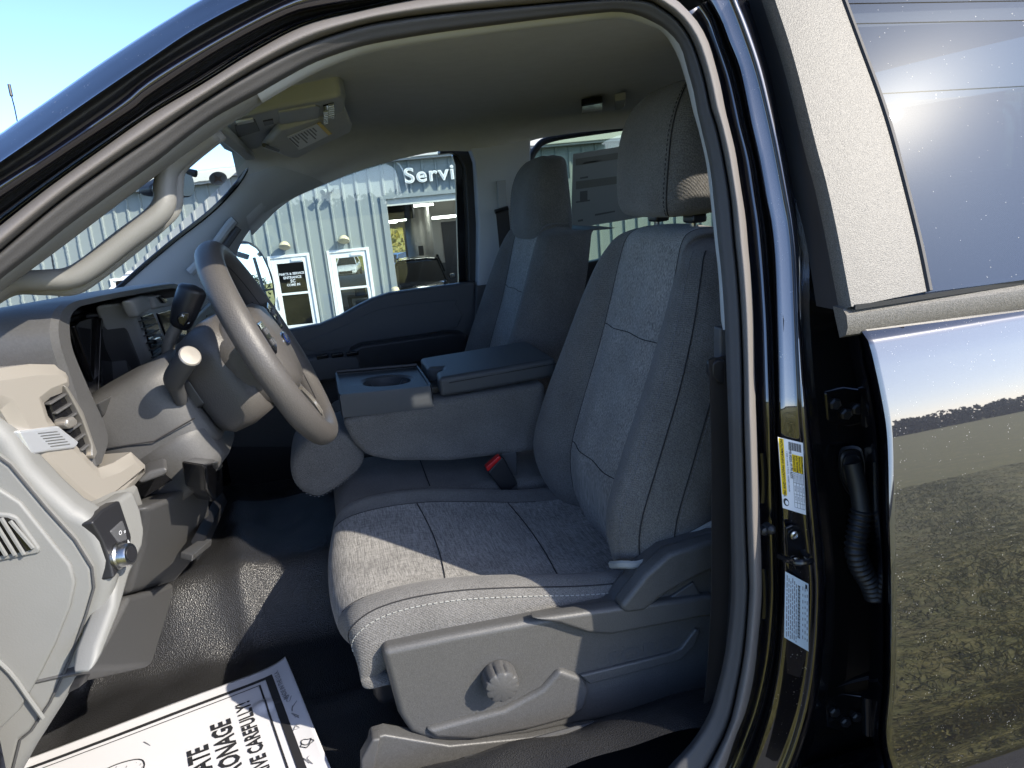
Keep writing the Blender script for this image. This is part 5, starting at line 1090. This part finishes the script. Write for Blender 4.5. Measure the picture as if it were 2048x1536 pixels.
# hub cover with rounded trapezoid outline
def sup(a_, b_, n, c0=(0, 0), N=48, sk=0):
    out = []
    for k in range(N):
        t = 2*pi*k/N; c, s_ = cos(t), sin(t); out.append((c0[0]+a_*math.copysign(abs(c)**(2/n), c)*(1+sk*s_), c0[1]+b_*math.copysign(abs(s_)**(2/n), s_)))
    return out
hub = [(.082, .072, -.085), (.092, .080, -.05), (.096, .082, -.012), (.092, .078, .006), (.078, .066, .018), (.04, .034, .024), (.008, .006, .025)]
B().loft([[wl_(x, y, n) for x, y in sup(a_, b_, 3.2, (0, -.004), sk=.12)] for a_, b_, n in hub]).obj('airbag_cover', 'wheel_skin', sw, ang=0)
def spoke(nm, pts, m='wheel_skin', n0=-.02, n1=.0):
    b = B()
    sec = []
    for (a_, b_, w_, th, n) in pts:
        d = V((pts[-1][0]-pts[0][0], pts[-1][1]-pts[0][1], 0)).normalized(); px_, py_ = -d.y, d.x
        sec.append([wl_(a_+px_*w_*cos(q), b_+py_*w_*cos(q), n+th*sin(q)) for q in [2*pi*k/16 for k in range(16)]])
    return b.loft(sec).obj(nm, m, sw, ang=0)
for s_ in (-1, 1):
    spoke('spoke', [(s_*.07, .0, .048, .018, -.018), (s_*.12, .008, .034, .013, -.014), (s_*.165, .014, .030, .012, -.004)])
    spoke('spoke', [(s_*.045, -.06, .03, .018, -.02), (s_*.062, -.11, .018, .013, -.014), (s_*.075, -.155, .018, .012, -.004)])
    kp = B().prism([wl_(s_*x, y+.012, .020) for x, y in ((.080, .040), (.140, .044), (.146, .002), (.130, -.012), (.088, -.008))], -WNn*.012).obj('button_pad', 'gloss_black', sw, bevel=.004)
    for i, (x, y) in enumerate(((.102, .024), (.124, .026), (.103, .004), (.126, .008))):
        B().box(wl_(s_*x, y+.012, .0215), (.004, .014, .010), Matrix(((WNn.x, 0, WU.x), (0, 1, 0), (WNn.z, 0, WU.z)))).obj('button', 'plastic_dark', kp, bevel=.001)
    B().tube(cr([wl_(s_*x, y, n) for x, y, n in ((.03, -.095, -.004), (.045, -.118, -.002), (.05, -.14, 0), (.03, -.16, .002), (0, -.164, .003))], 5), .008, 8, flat=.6).obj('spoke_insert', 'satin', sw)
B().loft([[wl_(.030*cos(t)*k_, -.002+.013*sin(t)*k_, n) for t in [2*pi*j/40 for j in range(40)]] for k_, n in ((1, .018), (1, .026), (.93, .028), (.3, .0285))]).obj('emblem_rim', 'chrome', sw)
B().loft([[wl_(.026*cos(t)*k_, -.002+.0102*sin(t)*k_, n) for t in [2*pi*j/40 for j in range(40)]] for k_, n in ((1, .0278), (1, .0296), (.3, .0298))]).obj('emblem', 'emblem_blue', sw)
# lower shroud behind the hub
shr = [(.090, .088, -.045, 0), (.088, .092, -.085, -.004), (.076, .086, -.12, -.008), (.066, .074, -.135, -.01)]
B().loft([[wl_(x, y, n) for x, y in sup(a_, b_, 4, (0, c))] for a_, b_, n, c in shr]).obj('hub_shroud', 'wheel_skin', sw, ang=0)
co = empty('steering_column', (0, 0, 0), truck)
cl_ = [(.066, .072, -.14, -.006), (.078, .080, -.145, -.008), (.082, .083, -.20, -.010), (.086, .085, -.26, -.012), (.080, .080, -.34, -.01)]
B().loft([[wl_(x, y, n) for x, y in sup(a_, b_, 5, (0, c))] for a_, b_, n, c in cl_]).obj('column_shroud', 'plastic_mid', co, ang=0)
B().loft([[wl_(x, y, n) for x, y in sup(a_, b_, 5, (0, c))] for a_, b_, n, c in ((.078, .042, -.15, -.075), (.088, .055, -.20, -.085), (.092, .060, -.30, -.09))]).obj('column_lower', 'plastic_mid', co, ang=0)
for s_ in (-1, 1): B().tube(cr([wl_(s_*.050, .074, .006), wl_(s_*.080, .050, .009), wl_(s_*.088, .012, .009), wl_(s_*.076, -.030, .009), wl_(s_*.045, -.070, .006)], 5), .0011, 6).obj('cover_seam', 'seam', sw)
B().tube([wl_(-.088, -.03, -.15), wl_(-.0895, -.03, -.22), wl_(-.088, .0, -.29)], .0012, 6).obj('shroud_seam', 'seam', co)
# indicator stalk (near), gear lever (behind)
sb_ = U(362, 800, y=-.495)
B().box(sb_+V((.004, .01, 0)), (.05, .012, .05), Matrix.Rotation(R(-20), 3, 'Y')).obj('stalk_gate', 'plastic_black', co, bevel=.006)
st1 = cr([sb_, U(352, 775, y=-.52), U(349, 758, y=-.535), U(362, 735, y=-.56), U(380, 712, y=-.585)], 5)
B().tube(st1, [.011, .0112, .0115, .0115, .0115, .012, .0125, .0135, .0145, .0152, .016, .0162, .0164, .0165, .0165, .0165, .0165, .0165, .0167, .0167, .0165], 20).obj('indicator_stalk', 'plastic_dark', co, ang=30)
ax_ = (st1[-1]-st1[-3]).normalized(); B().lathe(st1[-1], ax_, [(.0162, -.001), (.0162, .001), (.0145, .0025), (.001, .003)], 28).obj('stalk_cap', 'satin', co)
gl_ = cr([U(360, 770, y=-.36), U(345, 735, y=-.37), U(336, 700, y=-.38), U(345, 670, y=-.385), U(362, 640, y=-.39)], 4)
B().tube(gl_, .0105, 12).obj('gear_lever', 'satin', co)
gk = [U(358, 655, y=-.39), U(362, 645, y=-.39), U(372, 615, y=-.39), U(382, 588, y=-.39), U(386, 576, y=-.39), U(388, 570, y=-.39)]
B().tube(cr(gk, 3), [.012, .014, .017, .0185, .0195, .021, .022, .0225, .023, .0232, .0232, .023, .021, .018, .010, .004][:len(gk)*3-2], 18).obj('gear_knob', 'plastic_black', co, ang=0)
gb = panel('gear_button', [(352, 636), (364, 622), (378, 624), (378, 640), (368, 655), (356, 648)], 'gloss_black', co, y=-.412, vec=(0, .012, 0), bevel=.003)
text('button_sign', '+', 'white_label', gb, U(366, 632, y=-.4125), (1, 0, .2), (-.2, 0, 1), .012); text('button_sign', '-', 'white_label', gb, U(377, 645, y=-.4125), (1, 0, .2), (-.2, 0, 1), .012)
# pedals in the dark footwell
for y, wdt in ((-.40, .07), (-.25, .05)):
    p_ = empty('pedal', (0, 0, 0), truck); B().box((-.60, y, 1.02), (.02, wdt, .09), Matrix.Rotation(R(35), 3, 'Y')).obj('pedal_pad', 'rubber', p_, bevel=.005); B().tube([(-.61, y, 1.04), (-.66, y, 1.15), (-.66, y, 1.3)], .009, 8).obj('pedal_arm', 'plastic_black', p_)

# ================================================================== labels on the pillar, striker, cable duct
LBP0, LBN = (0, -.9075, 1.2), (.12, 1, 0)
def pU(px, py, d=0): return UP(px, py, V((US(1590, 1000, -.903).x, -.9105-d, 1.1)), PN)
PN = V((.04, 1, 0))
lab = panel('tyre_label', [(1556, 874), (1606, 886), (1612, 1030), (1566, 1016)], 'white_label', body, pl=(V((US(1590, 1000, -.903).x, -.9115, 1.1)), PN), vec=(0, .001, 0))
def q4(c, u, v): a_ = c[0].lerp(c[1], u); b_ = c[3].lerp(c[2], u); return a_.lerp(b_, v)
LC = [pU(1556, 874, .0012), pU(1606, 886, .0012), pU(1612, 1030, .0012), pU(1566, 1016, .0012)]
def lq(nm, u0, u1, v0, v1, m, d=0): return B().prism([q4(LC, u, v)+V((0, -d, 0)) for u, v in ((u0, v0), (u1, v0), (u1, v1), (u0, v1))], (0, .0003, 0)).obj(nm, m, lab, smooth=False)
lq('yellow_band', .02, .22, .01, .80, 'yellow'); lq('yellow_box', .52, .97, .19, .43, 'yellow')
for i in range(16): lq('barcode', .40+.033*i, .415+.033*i+(.008 if i % 3 else 0), .03, .14, 'ink')
for u in (.52, .64, .76, .88, .965): lq('table_line', u, u+.012, .43, .93, 'ink_grey')
for v in (.43, .58, .74, .86, .93): lq('table_line', .52, .97, v, v+.006, 'ink_grey')
ex = (LC[0]-LC[3]).normalized(); ey = (LC[0]-LC[1]).normalized(); W_ = (LC[1]-LC[0]).length; H_ = (LC[3]-LC[0]).length
def lt(t_, u, v, size, m='ink', sx=1, bold=.02): text('label_text', t_, m, lab, q4(LC, u, v)+V((0, -.0008, 0)), ex, ey, size, bold=bold, sx=sx, depth=.0003)
lt('TIRE AND LOADING INFORMATION', .12, .42, H_*.052, sx=.95); lt('2279 kg or 5026 lbs.', .45, .33, H_*.05); lt('SEATING CAPACITY  TOTAL 6  FRONT 3  REAR 3', .31, .45, H_*.026)
for i, t_ in enumerate(('SEE OWNERS', 'MANUAL FOR', 'ADDITIONAL', 'INFORMATION')): lt(t_, .59+.11*i, .31, H_*.038)
for i in range(4):
    for j in range(3): lt(('LT275/65R18', '450 KPA', '65 PSI')[j], .57+.12*i, (.51, .66, .80)[j], H_*.024, 'ink_grey')
B().prism([q4(LC, .16+.12*cos(t), .90+.055*sin(t)) for t in [2*pi*k/24 for k in range(24)]], (0, .0003, 0)).obj('tyre_icon', 'ink', lab)
B().prism([q4(LC, .18+.07*cos(t), .905+.032*sin(t))+V((0, -.0004, 0)) for t in [2*pi*k/24 for k in range(24)]], (0, .0003, 0)).obj('tyre_icon', 'white_label', lab)
# certification label
crt = panel('certification_label', [(1571, 1143), (1617, 1168), (1617, 1303), (1569, 1275)], mat('label_blue', (.60, .68, .72), .5), body, pl=(V((US(1590, 1000, -.903).x, -.9125, 1.1)), PN), vec=(0, .001, 0))
LC2 = [pU(1571, 1143, .0022), pU(1617, 1168, .0022), pU(1617, 1303, .0022), pU(1569, 1275, .0022)]
def lq2(u0, u1, v0, v1, m='ink_grey'): return B().prism([q4(LC2, u, v) for u, v in ((u0, v0), (u1, v0), (u1, v1), (u0, v1))], (0, .0003, 0)).obj('label_text', m, crt, smooth=False)
for i in range(44): lq2(.54, .64, .10+.018*i, .10+.018*i+.009*(1+(i*5 % 3 == 0)*.6), 'ink')
for i, u in enumerate((.06, .14, .22, .30, .38, .46)):
    v = .04+.03*(i % 3)
    while v < .95:
        l = .03+.07*rnd.random(); lq2(u, u+.035, v, min(.97, v+l)); v += l+.02
for u in (.74, .84, .93):
    v = .08
    while v < .9: l = .03+.03*rnd.random(); lq2(u, u+.03, v, v+l); v += l+.05
lq2(.86, .95, .03, .09, 'ink')
# striker
stk = empty('door_striker', (0, 0, 0), body)
panel('striker_plate', [(1572, 1056), (1586, 1050), (1604, 1058), (1612, 1085), (1612, 1125), (1606, 1142), (1592, 1140), (1574, 1110)], 'gloss_black', stk, pl=(V((US(1590, 1000, -.903).x, -.913, 1.1)), PN), vec=(0, .004, 0), bevel=.0015)
for px, py in ((1588, 1070), (1591, 1122)):
    c = pU(px, py, .004); B().lathe(c, (0, -1, 0), [(.0065, 0), (.0065, .002), (.004, .003), (.003, .001), (.001, .001)], 18).obj('screw', 'steel', stk)
c0 = pU(1604, 1102, .002); B().tube(cr([c0, c0+V((-.004, -.02, 0)), c0+V((-.012, -.034, .004)), c0+V((-.030, -.034, .006)), c0+V((-.036, -.02, .004)), c0+V((-.036, .0, .0))], 4), .0045, 10).obj('striker_loop', 'gloss_black', stk)
pcl = U(1540, 1058, y=-.886); B().lathe(pcl, (0, -1, 0), [(.007, -.01), (.007, .004), (.004, .008), (.001, .009)], 14).obj('bump_stop', 'rubber', body)
B().lathe(U(1528, 1062, y=-.884), (0, -1, 0), [(.006, -.01), (.006, .003), (.002, .005)], 12).obj('bump_stop', 'rubber', body)
# embossed slots in the channel
for ya, yb in ((905, 1010), (1136, 1245)):
    p = [U(1527+ (y-1000)*.01+3*sin((y-ya)/(yb-ya)*pi), y, y=-.872) for y in range(ya, yb, 10)]; B().tube(p, .0055, 8, flat=.4, up=(0, 1, 0)).obj('channel_emboss', 'gloss_black', body)
# cable duct to the rear door
cdt = empty('cable_duct', (0, 0, 0), truck)
def rr(k_, d_): return [U(a_, b_, y=-.862-d_) for a_, b_ in [(1706+(x-1706)*k_, 950+(y-950)*k_) for x, y in ((1690, 893), (1712, 892), (1726, 905), (1732, 960), (1728, 992), (1714, 998), (1696, 988), (1680, 955), (1676, 920), (1680, 900))]]
B().loft([cr(rr(k_, d_), 3, True) for k_, d_ in ((1, 0), (1, .006), (.9, .010), (.84, .006), (.72, .008), (.66, .014), (.5, .016))]).obj('duct_grommet', 'rubber', cdt, ang=30)
ck = cr([U(1704, 925, y=-.880), U(1716, 975, y=-.890), U(1724, 1025, y=-.90)], 6); B().tube(ck, .013, 14).obj('duct_elbow', 'rubber', cdt)
bp_ = resample(cr([U(1724, 1020, y=-.90), U(1716, 1065, y=-.902), U(1712, 1100, y=-.905), U(1722, 1135, y=-.908), U(1740, 1165, y=-.912), U(1752, 1195, y=-.915)], 10), 90)
B().tube(bp_, [.0135+.0028*(1 if (i % 5) in (1, 2) else 0) for i in range(90)], 16).obj('duct_bellows', 'rubber', cdt, ang=0)
# hinges of the rear door
for y in (825, 1440):
    h = empty('door_hinge', (0, 0, 0), body)
    panel('hinge_plate', [(1650, y-40), (1690, y-50), (1735, y-44), (1738, y+20), (1700, y+30), (1655, y+18)], 'gloss_black', h, y=-.862, vec=(0, .008, 0), bevel=.004)
    for px, py in ((1668, y-18), (1690, y+2), (1712, y-8)): B().lathe(U(px, py, y=-.863), (-.2, -1, 0), [(.009, 0), (.009, .005), (.006, .007), (.001, .007)], 6).obj('hinge_bolt', 'plastic_black', h)
    B().tube([U(1736, y-50, y=-.90), U(1737, y+25, y=-.90)], .010, 12).obj('hinge_pin', 'gloss_black', h)

# ================================================================== paper floor mat
pa = B(); PW, PH = .46, .60
c00, c10, c11 = V((-.275, -.53, 0)), None, None
A_ = U(572, 1322, z=.865); Bq = U(664, 1536, z=.875); Cq = U(85, 1495, z=.872)
eu = (Bq-A_); eu.z = 0; eu.normalize(); ev = (Cq-A_); ev.z = 0; ev = (ev-eu*ev.dot(eu)).normalized()
PL, PWD = .56, .43
def pp_(u, v, d=0): # u along eu (towards the sill), v along ev
    p = A_+eu*(u*PWD)+ev*(v*PL); lift = .014+.010*sin(v*3.1)*.6+.006*sin(u*2.4+.5)+.0018*sin(u*9+v*7)+.020*math.exp(-v/.05)*(1-u)+.010*math.exp(-(1-v)/.08)
    return V((p.x, p.y, max(fz(p.x, p.y)+.004, .846+lift*.8)+d))
mat_o = B().loft([[pp_(i/64, j/84) for j in range(85)] for i in range(65)], closed=False, caps=False).obj('paper_mat', 'paper', None, ang=0, solid=.0006)
tag(mat_o, 'white paper floor mat printed with thank-you lettering lying on the black vinyl floor', 'paper mat')
def pbar(u0, u1, v0, v1, m='ink'):
    n = max(2, int(max(abs(u1-u0), abs(v1-v0))*90)); a_ = []; b_ = []
    for i in range(n+1):
        t = i/n
        if abs(v1-v0) > abs(u1-u0): a_.append(pp_(u0, v0+(v1-v0)*t, .0020)); b_.append(pp_(u1, v0+(v1-v0)*t, .0020))
        else: a_.append(pp_(u0+(u1-u0)*t, v0, .0020)); b_.append(pp_(u0+(u1-u0)*t, v1, .0020))
    return B().loft([a_, b_], closed=False, caps=False).obj('border_line', m, mat_o, smooth=False)
pbar(.075, .095, .075, .95); pbar(.115, .120, .105, .93); pbar(.075, .94, .060, .085); pbar(.115, .9, .105, .111); pbar(.93, .95, .06, .95)

def pt(t_, u0, v0, size, sx=.8, bold=.03, m='ink', al='LEFT'):
    """reading direction runs from the sill side (u=1) to the far edge (u=0); line stack along -v"""
    cu = bpy.data.curves.new('t', 'FONT'); cu.body = t_; cu.size = 1; cu.align_x = al; cu.align_y = 'CENTER'; cu.offset = bold; cu.resolution_u = 2
    t = bpy.data.objects.new('tmp', cu); COL.objects.link(t); me = bpy.data.meshes.new_from_object(t.evaluated_get(bpy.context.evaluated_depsgraph_get())); bpy.data.objects.remove(t)
    for w_ in me.vertices: w_.co = pp_(u0-w_.co.x*size*sx/PWD, v0+w_.co.y*size/PL, .0022)
    return fin('lettering', me, m, mat_o, smooth=False)
pt('WE APPRECIATE', .37, .325, .046, al='RIGHT'); pt('YOUR PATRONAGE', .26, .248, .046, al='RIGHT'); pt('PLEASE DRIVE CAREFULLY!', .19, .172, .034, al='RIGHT')
# two shoe prints, outlined and stippled
def shoe(u0, v0, s_):
    ol_ = [(0, -.06), (.05, -.075), (.12, -.06), (.2, -.07), (.3, -.085), (.36, -.05), (.38, 0), (.36, .05), (.3, .085), (.2, .07), (.12, .06), (.05, .075), (0, .06), (-.02, 0)]
    p = cr([V((u0+a_*s_, v0+b_, 0)) for a_, b_ in ol_], 4, True)
    q = [pp_(w_.x, w_.y, .0016) for w_ in p]; B().tube(q+[q[0]], .0011, 4).obj('shoe_outline', 'ink', mat_o)
    b = B(); c = sum(p, V())/len(p)
    for i in range(260):
        k_ = rnd.choice(p); w_ = c.lerp(k_, sqrt(rnd.random())*.93); z = pp_(w_.x, w_.y, .0016); r_ = .0007+.0006*rnd.random(); b.add([z+V((r_, 0, 0)), z+V((0, r_, 0)), z+V((-r_, 0, 0)), z+V((0, -r_, 0))], [(0, 1, 2, 3)])
    o = b.obj('shoe_stipple', 'ink_grey', mat_o, smooth=False); o['kind'] = 'stuff'
shoe(.30, .55, 1.0); shoe(.30, .75, 1.0)
lg = [pp_(.60+.022*cos(t)*(1+.3*sin(3*t)), .035+.018*sin(t)*(1+.2*cos(5*t)), .0016) for t in [2*pi*k/30 for k in range(31)]]; B().tube(lg, .0009, 4).obj('paper_emblem', 'ink', mat_o)
lg = [pp_(.60+.012*cos(2*t), .035+.016*sin(t), .0017) for t in [2*pi*k/30 for k in range(31)]]; B().tube(lg, .0008, 4).obj('paper_emblem', 'ink', mat_o)
pt('MADE IN THE U.S.A.', .07, .045, .012, sx=.9, bold=.02, m='ink_grey', al='RIGHT'); pt('F', .93, .88, .05, al='LEFT')
pbar(.86, .92, .86, .95)

# scuffs on the paper
for u, v in ((.42, .035), (.50, .05), (.30, .04), (.36, .03), (.70, .05), (.22, .46)):
    q = [pp_(u+rnd.uniform(-.03, .03), v+rnd.uniform(-.012, .012), .0018) for _ in range(5)]; B().tube(cr(q, 3), .0005, 4).obj('scuff', 'ink_grey', mat_o)

# ------------------------------------------------------------------ keep the tree at thing > part > sub-part
def depth(o):
    d = 0
    while o.parent: o = o.parent; d += 1
    return d
UPWARD = ('headrest', 'cup_tray', 'vent_bezel')
for o in list(bpy.data.objects):
    if o.type == 'MESH' and depth(o) >= 3:
        p = o.parent
        if p.name.split('.')[0] in UPWARD: o.parent = p.parent
        elif p.parent and p.parent.parent: p.parent = p.parent.parent
for o in list(bpy.data.objects):
    if depth(o) >= 3: o.parent = o.parent.parent
